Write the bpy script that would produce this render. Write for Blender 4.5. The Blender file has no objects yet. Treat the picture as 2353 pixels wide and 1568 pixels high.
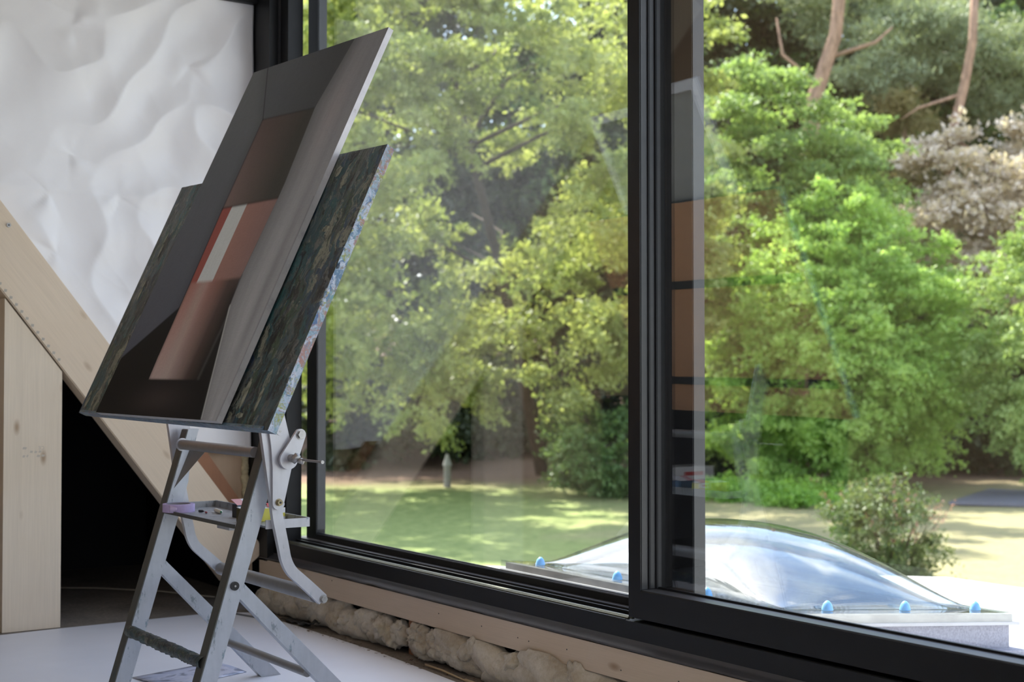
import bpy, bmesh, math, random
import numpy as np
from mathutils import Vector, Matrix, noise
random.seed(7); RNG = np.random.default_rng(7)
S = bpy.context.scene; COL = S.collection
PI = math.pi
# ------------------------------------------------------------------ camera, sky, sun, exposure
cam = bpy.data.cameras.new('camera'); camo = bpy.data.objects.new('camera', cam); COL.objects.link(camo)
cam.sensor_width = 36.0; cam.lens = 50.0; cam.clip_start = .05; cam.clip_end = 500
yaw, pit = math.radians(34.3), math.radians(1.4)
camo.location = (-2.56, 0, 1.0)
camo.rotation_euler = (PI/2+pit, 0, -yaw)
cam.dof.use_dof = True; cam.dof.focus_distance = 4.15; cam.dof.aperture_fstop = 4.0
S.camera = camo
S.view_settings.view_transform = 'Standard'; S.view_settings.look = 'None'
S.view_settings.exposure = 0.9; S.view_settings.gamma = 1.0; S.view_settings.use_curve_mapping = False

w = bpy.data.worlds.new('sky'); S.world = w; w.use_nodes = True
nt = w.node_tree; nt.nodes.clear()
out = nt.nodes.new('ShaderNodeOutputWorld'); bg = nt.nodes.new('ShaderNodeBackground')
sky = nt.nodes.new('ShaderNodeTexSky'); sky.sky_type = 'NISHITA'; sky.sun_disc = False
sky.sun_elevation = math.radians(50); sky.sun_rotation = math.radians(5); sky.air_density = 1.0; sky.dust_density = 1.2
tc = nt.nodes.new('ShaderNodeTexCoord'); mp = nt.nodes.new('ShaderNodeMapping'); mp.inputs['Scale'].default_value = (1, 1, 2.2)
nz = nt.nodes.new('ShaderNodeTexNoise'); nz.inputs['Scale'].default_value = 2.6; nz.inputs['Detail'].default_value = 7
rp = nt.nodes.new('ShaderNodeValToRGB'); rp.color_ramp.elements[0].position = .47; rp.color_ramp.elements[1].position = .66
mx = nt.nodes.new('ShaderNodeMixRGB'); mx.inputs[2].default_value = (6.5, 6.6, 6.9, 1)
nt.links.new(tc.outputs['Generated'], mp.inputs[0]); nt.links.new(mp.outputs[0], nz.inputs[0]); nt.links.new(nz.outputs[0], rp.inputs[0])
nt.links.new(rp.outputs[0], mx.inputs[0]); nt.links.new(sky.outputs[0], mx.inputs[1]); nt.links.new(mx.outputs[0], bg.inputs[0])
bg.inputs[1].default_value = .38
nt.links.new(bg.outputs[0], out.inputs[0])

def lamp(name, kind, energy, color, loc=(0, 0, 0), direction=None, size=None, size_y=None):
    l = bpy.data.lights.new(name, kind); l.energy = energy; l.color = color
    o = bpy.data.objects.new(name, l); COL.objects.link(o); o.location = loc
    if direction: o.rotation_euler = Vector(direction).to_track_quat('-Z', 'Y').to_euler()
    if size: l.shape = 'RECTANGLE'; l.size = size; l.size_y = size_y or size
    return o
sd = Vector((.02, .62, .78)).normalized()
sun = lamp('sun', 'SUN', 9.0, (1, .95, .86), (0, 0, 20), -sd); sun.data.angle = math.radians(.6)
# added fill lamps behind the photographer and under the ceiling, no openings there
lamp('rear_fill', 'AREA', 30, (.80, .87, 1), (-2.6, -2.35, 1.5), (0, 1, 0), 3.6, 2.2)
lamp('overhead_fill', 'AREA', 13, (1, .96, .90), (-3.4, 1.6, 3.05), (0, 0, -1), 1.4, 1.8)

# ------------------------------------------------------------------ helpers
def lin(c):
    f = lambda v: v/12.92 if v <= .04045 else ((v+.055)/1.055)**2.4
    return tuple(f(v/255) for v in c)
def tag(o, label=None, cat=None, group=None, kind=None):
    if label: o['label'] = label
    if cat: o['category'] = cat
    if group: o['group'] = group
    if kind: o['kind'] = kind
    return o
def thing(name, label, cat, loc=(0, 0, 0), group=None):
    o = bpy.data.objects.new(name, None); COL.objects.link(o); o.location = loc; o.empty_display_size = .05
    return tag(o, label, cat, group)
def wloc(o):
    v = Vector((0, 0, 0))
    while o: v += o.location; o = o.parent
    return v
def put(name, verts, faces, mat, parent=None, smooth=False, origin=None, mats=None, midx=None):
    """link one mesh given in world coordinates; the object's origin is placed at the mesh's own base"""
    V = np.asarray(verts, dtype=np.float64).reshape(-1, 3)
    if origin is None:
        lo, hi = V.min(0), V.max(0); origin = ((lo[0]+hi[0])/2, (lo[1]+hi[1])/2, lo[2])
    origin = np.array(origin)
    me = bpy.data.meshes.new(name)
    me.from_pydata((V-origin).tolist(), [], [tuple(f) for f in faces]); me.update()
    for m in (mats or [mat]): me.materials.append(m)
    if midx is not None: me.polygons.foreach_set('material_index', midx)
    if smooth: me.polygons.foreach_set('use_smooth', [True]*len(me.polygons))
    o = bpy.data.objects.new(name, me); COL.objects.link(o)
    if parent:
        o.parent = parent; o.location = Vector(origin)-wloc(parent)
    else: o.location = origin
    return o
def bmput(name, bm, mat, parent=None, smooth=False, bevel=0, seg=2, origin=None, autosmooth=False):
    if bevel:
        bmesh.ops.bevel(bm, geom=[e for e in bm.edges if len(e.link_faces) == 2 and e.calc_face_angle(0) > .5], offset=bevel, segments=seg, affect='EDGES', profile=.6, clamp_overlap=True)
    bmesh.ops.recalc_face_normals(bm, faces=bm.faces)
    bm.verts.index_update()
    V = [v.co[:] for v in bm.verts]; F = [[v.index for v in f.verts] for f in bm.faces]
    bm.free()
    o = put(name, V, F, mat, parent, smooth, origin)
    if autosmooth: o.data.polygons.foreach_set('use_smooth', [True]*len(o.data.polygons)); o.data.set_sharp_from_angle(angle=math.radians(35))
    return o
def bbox(bm, x0, x1, y0, y1, z0, z1):
    v = [bm.verts.new(p) for p in ((x0,y0,z0),(x1,y0,z0),(x1,y1,z0),(x0,y1,z0),(x0,y0,z1),(x1,y0,z1),(x1,y1,z1),(x0,y1,z1))]
    for f in ((0,3,2,1),(4,5,6,7),(0,1,5,4),(1,2,6,5),(2,3,7,6),(3,0,4,7)): bm.faces.new([v[i] for i in f])
def box(name, x0, x1, y0, y1, z0, z1, mat, parent=None, bevel=0, seg=2):
    bm = bmesh.new(); bbox(bm, x0, x1, y0, y1, z0, z1); return bmput(name, bm, mat, parent, bevel=bevel, seg=seg, autosmooth=bool(bevel))
def bprism(bm, pts, a0, a1, axis):
    """extrude a 2D outline: axis 'Y' takes (x,z), 'X' takes (y,z), 'Z' takes (x,y)"""
    mk = {'Y': lambda p, a: (p[0], a, p[1]), 'X': lambda p, a: (a, p[0], p[1]), 'Z': lambda p, a: (p[0], p[1], a)}[axis]
    A = [bm.verts.new(mk(p, a0)) for p in pts]; B = [bm.verts.new(mk(p, a1)) for p in pts]; n = len(pts)
    bm.faces.new(A[::-1]); bm.faces.new(B)
    for i in range(n): bm.faces.new((A[i], A[(i+1) % n], B[(i+1) % n], B[i]))
def prism(name, pts, a0, a1, axis, mat, parent=None, bevel=0, seg=2):
    bm = bmesh.new(); bprism(bm, pts, a0, a1, axis); return bmput(name, bm, mat, parent, bevel=bevel, seg=seg, autosmooth=bool(bevel))
def tube_data(path, radii, seg=12, cap=True):
    P = [Vector(p) for p in path]; V = []; F = []; n = len(P)
    if not hasattr(radii, '__len__'): radii = [radii]*n
    up = None
    for i, p in enumerate(P):
        t = (P[min(i+1, n-1)]-P[max(i-1, 0)]).normalized()
        if up is None: up = t.orthogonal().normalized()
        up = (up-t*up.dot(t)).normalized(); s = t.cross(up)
        for k in range(seg):
            a = 2*PI*k/seg; V.append(tuple(p+(up*math.cos(a)+s*math.sin(a))*radii[i]))
    for i in range(n-1):
        for k in range(seg):
            F.append((i*seg+k, i*seg+(k+1) % seg, (i+1)*seg+(k+1) % seg, (i+1)*seg+k))
    if cap: F.append(tuple(range(seg))[::-1]); F.append(tuple((n-1)*seg+k for k in range(seg)))
    return V, F
def tube(name, path, radii, mat, parent=None, seg=16):
    V, F = tube_data(path, radii, seg); o = put(name, V, F, mat, parent, True)
    o.data.set_sharp_from_angle(angle=math.radians(45)); return o
def merge(lst):
    V, F = [], []
    for v, f in lst:
        n = len(V); V += list(v); F += [tuple(i+n for i in q) for q in f]
    return V, F
def strip_poly(path, half):
    """outline of a flat bar following a 2D centre line"""
    L, R_ = [], []
    for i, p in enumerate(path):
        a = np.array(path[max(i-1, 0)]); b = np.array(path[min(i+1, len(path)-1)]); t = (b-a)/np.linalg.norm(b-a)
        n_ = np.array((-t[1], t[0])); h = half[i] if hasattr(half, '__len__') else half
        L.append(tuple(np.array(p)+n_*h)); R_.append(tuple(np.array(p)-n_*h))
    return L+R_[::-1]
def circle(cx, cz, r, n=20, a0=0, a1=2*PI, end=False):
    m = n if not end else n-1
    return [(cx+r*math.cos(a0+(a1-a0)*k/m), cz+r*math.sin(a0+(a1-a0)*k/m)) for k in range(n)]
def hull2(pts):
    pts = sorted(set(pts)); cr = lambda o, a, b: (a[0]-o[0])*(b[1]-o[1])-(a[1]-o[1])*(b[0]-o[0])
    lo = []
    for p in pts:
        while len(lo) >= 2 and cr(lo[-2], lo[-1], p) <= 0: lo.pop()
        lo.append(p)
    hi = []
    for p in reversed(pts):
        while len(hi) >= 2 and cr(hi[-2], hi[-1], p) <= 0: hi.pop()
        hi.append(p)
    return lo[:-1]+hi[:-1]

# ------------------------------------------------------------------ materials
class Mt:
    def __init__(s, name):
        s.m = bpy.data.materials.new(name); s.m.use_nodes = True; s.t = s.m.node_tree; s.t.nodes.clear()
        s.o = s.t.nodes.new('ShaderNodeOutputMaterial')
    def n(s, typ, **kw):
        nd = s.t.nodes.new('ShaderNode'+typ)
        for k, v in kw.items():
            if k[0] == '_': setattr(nd, k[1:], v)
            else:
                key = int(k[1:]) if k[0] == 'i' and k[1:].isdigit() else k.replace('__', ' ')
                if hasattr(v, 'bl_idname') or hasattr(v, 'links'): s.t.links.new(v, nd.inputs[key])
                else: nd.inputs[key].default_value = v
        return nd
    def link(s, a, b): s.t.links.new(a, b)
    def coord(s, scale=(1, 1, 1), kind='Object', rot=(0, 0, 0)):
        tc = s.n('TexCoord'); mp = s.n('Mapping'); mp.inputs['Scale'].default_value = scale; mp.inputs['Rotation'].default_value = rot
        s.link(tc.outputs[kind], mp.inputs[0]); return mp.outputs[0]
    def noise(s, co, scale, detail=4, rough=.5, dist=0):
        nd = s.n('TexNoise'); s.link(co, nd.inputs['Vector']); nd.inputs['Scale'].default_value = scale
        nd.inputs['Detail'].default_value = detail; nd.inputs['Roughness'].default_value = rough; nd.inputs['Distortion'].default_value = dist
        return nd.outputs[0]
    def ramp(s, fac, stops, interp='LINEAR'):
        nd = s.n('ValToRGB'); cr = nd.color_ramp; cr.interpolation = interp
        while len(cr.elements) < len(stops): cr.elements.new(.5)
        for e, (p, c) in zip(cr.elements, stops): e.position = p; e.color = (*c, 1) if len(c) == 3 else c
        s.link(fac, nd.inputs[0]); return nd.outputs[0]
    def mix(s, f, a, b, blend='MIX'):
        nd = s.n('MixRGB'); nd.blend_type = blend
        for i, v in enumerate((f, a, b)):
            if hasattr(v, 'links'): s.link(v, nd.inputs[i])
            elif isinstance(v, (int, float)): nd.inputs[i].default_value = v if i == 0 else (v, v, v, 1)
            else: nd.inputs[i].default_value = (*v, 1)
        return nd.outputs[0]
    def bump(s, h, strength=.3, dist=.01):
        nd = s.n('Bump'); s.link(h, nd.inputs['Height']); nd.inputs['Strength'].default_value = strength; nd.inputs['Distance'].default_value = dist
        return nd.outputs[0]
    def bsdf(s, color, rough=.6, metal=0, normal=None, spec=None, sheen=None):
        b = s.n('BsdfPrincipled')
        for k, v in (('Base Color', color), ('Roughness', rough), ('Metallic', metal)):
            if hasattr(v, 'links'): s.link(v, b.inputs[k])
            elif isinstance(v, tuple): b.inputs[k].default_value = (*v, 1)
            else: b.inputs[k].default_value = v
        if normal is not None: s.link(normal, b.inputs['Normal'])
        if spec is not None: b.inputs['Specular IOR Level'].default_value = spec
        if sheen: b.inputs['Sheen Weight'].default_value = sheen
        s.link(b.outputs[0], s.o.inputs[0]); return s.m
def plain(name, c, rough=.6, metal=0, spec=None, var=.08, vs=8, bs=0):
    m = Mt(name); co = m.coord(); nz_ = m.noise(co, vs, 5)
    c1 = tuple(x*(1-var) for x in c); c2 = tuple(min(1, x*(1+var)) for x in c)
    col = m.ramp(nz_, [(.3, c1), (.7, c2)])
    nrm = m.bump(m.noise(co, vs*12, 3), .25, bs) if bs else None
    return m.bsdf(col, rough, metal, nrm, spec)
def wood(name, c, rot=(0, 0, 0), grain=1, knots=True, dark=.62, axis=2):
    """pale softwood: long grain along the local axis, knots, fine pores"""
    m = Mt(name); sc = [26, 26, 26]; sc[axis] = 1.1
    co = m.coord((1, 1, 1), rot=rot)
    mp = m.n('Mapping'); mp.inputs['Scale'].default_value = sc; m.link(co, mp.inputs[0])
    g = m.noise(mp.outputs[0], 1.2, 5, .62, .6)
    mp2 = m.n('Mapping'); sc2 = [150, 150, 150]; sc2[axis] = 5; mp2.inputs['Scale'].default_value = sc2; m.link(co, mp2.inputs[0])
    f = m.noise(mp2.outputs[0], 1.4, 3)
    cd = tuple(x*dark for x in c)
    col = m.ramp(g, [(.30, tuple(x*1.04 for x in c)), (.55, c), (.70, tuple(a*.82+b*.18 for a, b in zip(c, cd))), (.82, c)])
    col = m.mix(.16, col, m.ramp(f, [(.35, cd), (.7, tuple(min(1, x*1.15) for x in c))]))
    tone = m.noise(co, 2.2, 2)
    col = m.mix(.30, col, m.ramp(tone, [(.35, (c[0]*.88, c[1]*.82, c[2]*.72)), (.65, c)]))
    if knots:
        mk = m.n('Mapping'); sk = [8, 8, 8]; sk[axis] = 3.4; mk.inputs['Scale'].default_value = sk; m.link(co, mk.inputs[0])
        vo = m.n('TexVoronoi'); vo.inputs['Scale'].default_value = 1.0; m.link(mk.outputs[0], vo.inputs['Vector'])
        k = m.ramp(vo.outputs['Distance'], [(.045, (1, 1, 1)), (.13, (0, 0, 0))])
        col = m.mix(m.mix(.75, (0, 0, 0), k), col, (c[0]*.42, c[1]*.30, c[2]*.20))
    return m.bsdf(col, .62, 0, m.bump(f, .12, .002), spec=.3)

PINE = (.66, .56, .44)
m_post = wood('pale_spruce_post', PINE)
m_brace = wood('pale_spruce_beam', (.66, .545, .42), axis=2)
m_sill = wood('pale_spruce_sill', (.52, .415, .315), axis=1)
m_ply = wood('tan_plywood', (.50, .36, .24), knots=False, dark=.75)
m_red = wood('red_brown_timber', (.30, .14, .075), knots=False)
m_black = plain('black_membrane', (.010, .010, .011), .55, spec=.25, vs=3, var=.3)
m_frame = plain('anthracite_aluminium', (.0085, .0085, .009), .45, spec=.28, vs=20, var=.1)
m_frame2 = plain('grey_gasket_aluminium', (.036, .036, .037), .38, spec=.4, vs=20, var=.1)
m_rubber = plain('black_rubber_seal', (.008, .008, .009), .5, spec=.3)
m_rail = plain('bare_aluminium_rail', (.20, .20, .14), .42, .8, vs=30, var=.1)
m_rail2 = plain('green_grey_track', (.14, .16, .15), .42, .5, vs=30, var=.1)
m_ceil = plain('pale_timber_ceiling', (.60, .54, .47), .8)
m_plaster = plain('white_plaster', (.62, .61, .59), .85)

def glass_mat(name, r0, tint=(1, 1, 1), rough=0.0, gain=1.0):
    m = Mt(name)
    lw = m.n('LayerWeight'); lw.inputs['Blend'].default_value = .5
    p = m.n('Math', _operation='POWER', i0=lw.outputs['Facing'], i1=5.0)
    a = m.n('Math', _operation='MULTIPLY_ADD', i0=p.outputs[0], i1=(1-r0)*gain, i2=r0)
    tr = m.n('BsdfTransparent'); tr.inputs[0].default_value = (*tint, 1)
    gl = m.n('BsdfGlossy'); gl.inputs['Roughness'].default_value = rough
    mx_ = m.n('MixShader', i0=a.outputs[0], i1=tr.outputs[0], i2=gl.outputs[0])
    m.link(mx_.outputs[0], m.o.inputs[0]); return m.m
m_glass = glass_mat('window_glass', .13, (.985, .99, .985))
m_acrylic = glass_mat('clear_acrylic_dome', .10, (.93, .955, .95), .01)

# paper sheets
def paper_mat(name, c, rough=.42, spec=.45, sc=6, marks=True):
    m = Mt(name); co = m.coord()
    col = m.ramp(m.noise(co, sc, 4), [(.3, tuple(x*.965 for x in c)), (.7, c)])
    if marks:
        s_ = m.ramp(m.noise(m.coord((1, 3.5, 1)), 7, 6, .7), [(.66, (0, 0, 0)), (.78, (1, 1, 1))])
        col = m.mix(m.mix(.16, (0, 0, 0), s_), col, (.35, .33, .34))
    return m.bsdf(col, rough, 0, m.bump(m.noise(co, 14, 3), .05, .01), spec)
m_paper_wall = paper_mat('glossy_white_wall_paper', (.785, .765, .775), .36, .5, marks=False)
m_paper_floor = paper_mat('white_floor_paper', (.80, .80, .84), .45, .4)

def floor_mat():
    m = Mt('dusty_screed'); co = m.coord()
    a = m.noise(co, 3, 8, .7); b = m.noise(co, 60, 4, .7)
    col = m.ramp(a, [(.3, (.15, .12, .095)), (.55, (.26, .22, .18)), (.75, (.34, .29, .25))])
    col = m.mix(.35, col, m.ramp(b, [(.4, (.05, .04, .03)), (.65, (.26, .22, .18))]))
    return m.bsdf(col, .85, 0, m.bump(b, .4, .006), .2)
m_floor = floor_mat()

def steel(name, base, stain, amt, rough=.36, paint=True):
    """brushed light-metal coating with scratches and smears of dried paint"""
    m = Mt(name); co = m.coord()
    a = m.noise(co, 9, 6, .65); b = m.noise(m.coord((1, 1, .16)), 60, 3)
    col = m.ramp(a, [(.25, tuple(x*.82 for x in base)), (.6, base), (.8, tuple(min(1, x*1.08) for x in base))])
    col = m.mix(.2, col, m.ramp(b, [(.35, tuple(x*.7 for x in base)), (.65, base)]))
    if paint:
        k = m.ramp(m.noise(m.coord((1, 1, .35)), 26, 6, .75), [(.60-amt, (0, 0, 0)), (.66-amt, (1, 1, 1))])
        pc = m.ramp(m.noise(co, 12, 2), [(.3, (.03, .035, .04)), (.48, stain), (.55, (.06, .06, .05)), (.7, (.10, .16, .16))])
        col = m.mix(m.mix(.6, (0, 0, 0), k), col, pc)
    return m.bsdf(col, rough, .35, m.bump(a, .06, .004), .5)
m_steel = steel('silver_lacquered_steel', (.50, .50, .53), (.10, .20, .26), -.04)
m_leg = steel('paint_smeared_steel', (.44, .46, .50), (.08, .17, .20), .022)
m_legd = steel('dark_front_edge_steel', (.10, .10, .09), (.05, .09, .09), .04, .5)
m_tube = steel('grey_tube_steel', (.26, .25, .245), (.1, .1, .1), -.1, .38, False)
m_bolt = plain('zinc_bolt', (.36, .35, .34), .38, .8, vs=60, var=.2)
m_brass = plain('brass_nut', (.30, .25, .15), .42, .8, vs=60, var=.2)
m_blackpl = plain('black_plastic_cap', (.012, .012, .012), .4)

def crust(name, pal, bump=.9, mul=1.0, aniso=3.2, dist=.006, size=1.0):
    """thick dried oil paint: overlapping knife strokes of many colours dragged along the board"""
    m = Mt(name); co = m.coord()
    wn = m.n('TexNoise'); m.link(co, wn.inputs['Vector']); wn.inputs['Scale'].default_value = 14; wn.inputs['Detail'].default_value = 5
    wo = m.n('VectorMath', _operation='MULTIPLY_ADD'); m.link(wn.outputs['Color'], wo.inputs[0]); wo.inputs[1].default_value = (.07, .12, .07); m.link(co, wo.inputs[2])
    def strokes(k, seed, stops):
        mp_ = m.n('Mapping'); mp_.inputs['Scale'].default_value = (k, k/aniso, k); mp_.inputs['Location'].default_value = (seed, seed*.7, seed*.3); mp_.inputs['Rotation'].default_value = (0, 0, .12*(seed % 3-1))
        m.link(wo.outputs[0], mp_.inputs[0]); v = m.n('TexVoronoi'); v.inputs['Scale'].default_value = 1; m.link(mp_.outputs[0], v.inputs['Vector'])
        sp = m.n('SeparateColor'); m.link(v.outputs['Color'], sp.inputs[0])
        return m.ramp(sp.outputs[0], stops, 'CONSTANT'), v.outputs['Distance']
    n_ = len(pal); stops = [(i/n_, tuple(x*mul for x in c)) for i, c in enumerate(pal)]; st2 = stops[n_//2:]+stops[:n_//2]; st2 = [(i/n_, c) for i, (p, c) in enumerate(st2)]
    c1, d1 = strokes(17*size, 1.3, stops); c2, d2 = strokes(46*size, 4.1, st2); c3, d3 = strokes(110*size, 7.7, stops)
    s1 = m.n('Mapping'); s1.inputs['Scale'].default_value = (40, 40/aniso, 40); m.link(wo.outputs[0], s1.inputs[0]); f1 = m.noise(s1.outputs[0], 1, 8, .8)
    s2 = m.n('Mapping'); s2.inputs['Scale'].default_value = (130, 130/aniso, 130); s2.inputs['Location'].default_value = (5, 5, 5); m.link(wo.outputs[0], s2.inputs[0]); f2 = m.noise(s2.outputs[0], 1, 6, .8)
    col = m.mix(m.ramp(f1, [(.47, (0, 0, 0)), (.53, (1, 1, 1))]), c1, c2)
    col = m.mix(m.ramp(f2, [(.50, (0, 0, 0)), (.57, (.85, .85, .85))]), col, c3)
    col = m.mix(m.ramp(f2, [(.30, (.7, .7, .7)), (.42, (0, 0, 0))]), col, tuple(x*.35 for x in pal[0]))
    h = m.mix(.5, f1, f2); h = m.mix(.3, h, d2)
    return m.bsdf(col, .42, 0, m.bump(h, bump, dist), .45)
dark_pal = [(.022, .022, .020), (.030, .075, .085), (.06, .062, .062), (.10, .105, .095), (.025, .040, .036), (.035, .10, .105), (.22, .215, .165), (.035, .033, .032), (.075, .073, .078), (.028, .055, .10), (.05, .075, .045), (.016, .016, .016), (.14, .14, .13), (.05, .08, .09)]
blue_pal = [(.28, .40, .50), (.14, .24, .36), (.46, .54, .64), (.30, .26, .22), (.56, .60, .70), (.20, .36, .40), (.40, .50, .60), (.10, .18, .34), (.42, .24, .21), (.34, .44, .54), (.60, .64, .72), (.34, .36, .12)]
m_crust = crust('dark_scraped_oil_paint', dark_pal, 1.0, 1.25)
blue_stops = [(.26, (.04, .07, .09)), (.36, (.16, .27, .34)), (.43, (.32, .45, .54)), (.48, (.10, .19, .27)), (.52, (.42, .50, .58)), (.56, (.20, .34, .36)), (.60, (.38, .14, .10)), (.63, (.55, .60, .66)), (.70, (.13, .22, .42)), (.8, (.40, .36, .30))]
m_edge = crust('pale_blue_edge_paint', blue_pal, 1.0, 1.0, 1.3, size=1.2)
m_edge2 = crust('grey_blue_edge_paint', [(c[0]*.30+.03, c[1]*.34+.04, c[2]*.36+.045) for c in blue_pal], .9, 1.1, .6, size=1.6)
m_rung = crust('paint_crusted_rung', dark_pal, 1.0, .9, 1.0, .01, 1.6)

def wool_mat():
    m = Mt('mineral_wool'); co = m.coord()
    a = m.noise(co, 5, 5, .6); b = m.noise(co, 70, 5, .7)
    col = m.ramp(a, [(.30, (.20, .14, .08)), (.42, (.36, .29, .20)), (.55, (.52, .46, .37)), (.7, (.42, .34, .22))])
    col = m.mix(.2, col, m.ramp(b, [(.3, (.22, .17, .11)), (.6, (.60, .55, .47))]))
    return m.bsdf(col, .95, 0, m.bump(b, .5, .008), .1, .3)
m_wool = wool_mat()

def leaf_mat(name, c1, c2, c3, trans=.45, rough=.5):
    m = Mt(name); g = m.n('NewGeometry')
    col = m.ramp(g.outputs['Random Per Island'], [(0, c1), (.5, c2), (1, c3)])
    col = m.mix(.55, col, m.ramp(m.noise(m.coord(kind='Object'), .55, 3), [(.35, c1), (.65, c3)]))
    d = m.n('BsdfPrincipled', Roughness=rough); m.link(col, d.inputs['Base Color']); d.inputs['Specular IOR Level'].default_value = .35
    t = m.n('BsdfTranslucent'); tc_ = m.mix(1, col, (1.35, 1.35, .8), 'MULTIPLY'); m.link(tc_, t.inputs[0])
    mxn = m.n('MixShader', i0=trans, i1=d.outputs[0], i2=t.outputs[0]); m.link(mxn.outputs[0], m.o.inputs[0]); return m.m
L_maple = leaf_mat('maple_leaf', (0.17, 0.23, 0.075), (0.27, 0.33, 0.11), (0.44, 0.47, 0.19), 0.5)
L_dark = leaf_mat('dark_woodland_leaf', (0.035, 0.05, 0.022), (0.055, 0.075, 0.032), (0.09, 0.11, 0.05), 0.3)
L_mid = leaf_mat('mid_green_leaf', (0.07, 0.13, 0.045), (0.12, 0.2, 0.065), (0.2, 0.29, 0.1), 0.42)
L_bright = leaf_mat('bright_green_leaf', (0.2, 0.35, 0.08), (0.33, 0.5, 0.13), (0.48, 0.63, 0.22), 0.5)
L_beech = leaf_mat('beech_leaf', (0.11, 0.2, 0.065), (0.2, 0.31, 0.1), (0.35, 0.46, 0.18), 0.5)
L_pale = leaf_mat('pale_shrub_leaf', (.16, .26, .08), (.28, .40, .14), (.42, .52, .22), .45)
L_pine = leaf_mat('pine_needle', (0.16, 0.2, 0.12), (0.24, 0.3, 0.18), (0.36, 0.42, 0.26), 0.35)
L_ypine = leaf_mat('yellowed_needle', (.18, .18, .07), (.26, .24, .10), (.34, .28, .13), .3)
L_dead = leaf_mat('withered_leaf', (0.46, 0.39, 0.32), (0.58, 0.5, 0.43), (0.72, 0.64, 0.57), 0.3)
L_flow = leaf_mat('flowering_shrub_leaf', (0.05, 0.1, 0.03), (0.09, 0.16, 0.05), (0.2, 0.22, 0.1), 0.4)
L_cover = leaf_mat('low_groundcover_leaf', (.15, .30, .05), (.26, .44, .08), (.38, .56, .14), .45)
L_pinkf = leaf_mat('pink_flower', (.35, .12, .13), (.45, .2, .2), (.5, .3, .26), .3)
def bark_mat(name, c):
    m = Mt(name); co = m.coord((1, 1, .25)); a = m.noise(co, 9, 6, .7)
    return m.bsdf(m.ramp(a, [(.35, tuple(x*.45 for x in c)), (.6, c)]), .9, 0, m.bump(a, .8, .05), .1)
m_barkp = bark_mat('pinkish_pine_bark', (.42, .27, .19)); m_barkd = bark_mat('dark_bark', (.09, .07, .055))

def ground_mat():
    m = Mt('lawn_and_litter'); tc_ = m.n('TexCoord'); co = tc_.outputs['Object']
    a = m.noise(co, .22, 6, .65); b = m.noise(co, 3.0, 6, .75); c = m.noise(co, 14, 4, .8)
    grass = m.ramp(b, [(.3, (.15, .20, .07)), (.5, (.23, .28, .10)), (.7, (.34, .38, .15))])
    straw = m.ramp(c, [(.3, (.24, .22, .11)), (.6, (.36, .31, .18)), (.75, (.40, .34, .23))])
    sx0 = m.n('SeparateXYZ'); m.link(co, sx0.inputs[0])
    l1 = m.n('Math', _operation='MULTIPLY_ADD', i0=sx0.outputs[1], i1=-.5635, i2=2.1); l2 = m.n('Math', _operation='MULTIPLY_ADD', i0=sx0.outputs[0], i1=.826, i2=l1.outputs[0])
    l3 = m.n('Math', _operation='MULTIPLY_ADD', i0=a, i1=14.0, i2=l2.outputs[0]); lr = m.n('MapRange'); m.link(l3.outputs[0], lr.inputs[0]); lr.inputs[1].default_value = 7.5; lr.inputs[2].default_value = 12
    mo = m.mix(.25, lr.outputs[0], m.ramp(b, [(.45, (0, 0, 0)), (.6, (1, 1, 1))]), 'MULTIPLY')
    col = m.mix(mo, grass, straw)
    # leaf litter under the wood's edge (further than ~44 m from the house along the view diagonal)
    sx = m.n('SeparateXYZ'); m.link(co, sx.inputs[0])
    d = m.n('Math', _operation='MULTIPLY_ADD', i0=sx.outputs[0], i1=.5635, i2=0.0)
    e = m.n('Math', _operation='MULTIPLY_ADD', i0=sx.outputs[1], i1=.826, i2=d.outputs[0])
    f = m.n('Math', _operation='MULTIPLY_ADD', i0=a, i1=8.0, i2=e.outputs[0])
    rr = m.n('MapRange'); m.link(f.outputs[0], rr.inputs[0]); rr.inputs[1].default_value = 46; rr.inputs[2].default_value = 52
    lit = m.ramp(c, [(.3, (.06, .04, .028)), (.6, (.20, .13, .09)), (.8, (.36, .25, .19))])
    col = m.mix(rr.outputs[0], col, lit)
    return m.bsdf(col, .9, 0, m.bump(b, .5, .1), .1)
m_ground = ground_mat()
def roof_mat():
    m = Mt('white_roof_coating'); co = m.coord()
    a = m.noise(co, 5, 6, .7); b = m.noise(co, 160, 3, .7)
    col = m.ramp(a, [(.3, (.50, .50, .50)), (.6, (.62, .62, .61))]); col = m.mix(.2, col, m.ramp(b, [(.4, (.35, .35, .37)), (.6, (.8, .8, .8))]))
    return m.bsdf(col, .8, 0, m.bump(b, .4, .004), .3)
m_roof = roof_mat()
m_curb = plain('granular_grey_curb', (.30, .30, .355), .85, vs=120, var=.25, bs=.004)

# ------------------------------------------------------------------ the setting
def st(o): return tag(o, kind='structure')
X0, Y0, ZC = -6.0, -2.5, 3.15
st(box('floor', X0-.2, .2, Y0-.2, 8.0, -.25, 0, m_floor))
st(box('ceiling', X0-.2, .35, Y0-.2, 6.0, ZC, ZC+.2, m_ceil))
st(box('wall_back', X0, .2, Y0-.2, Y0, 0, ZC, m_plaster))
st(box('wall_far_left', X0-.2, X0, Y0, 5.9, 0, ZC, m_plaster))
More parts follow.
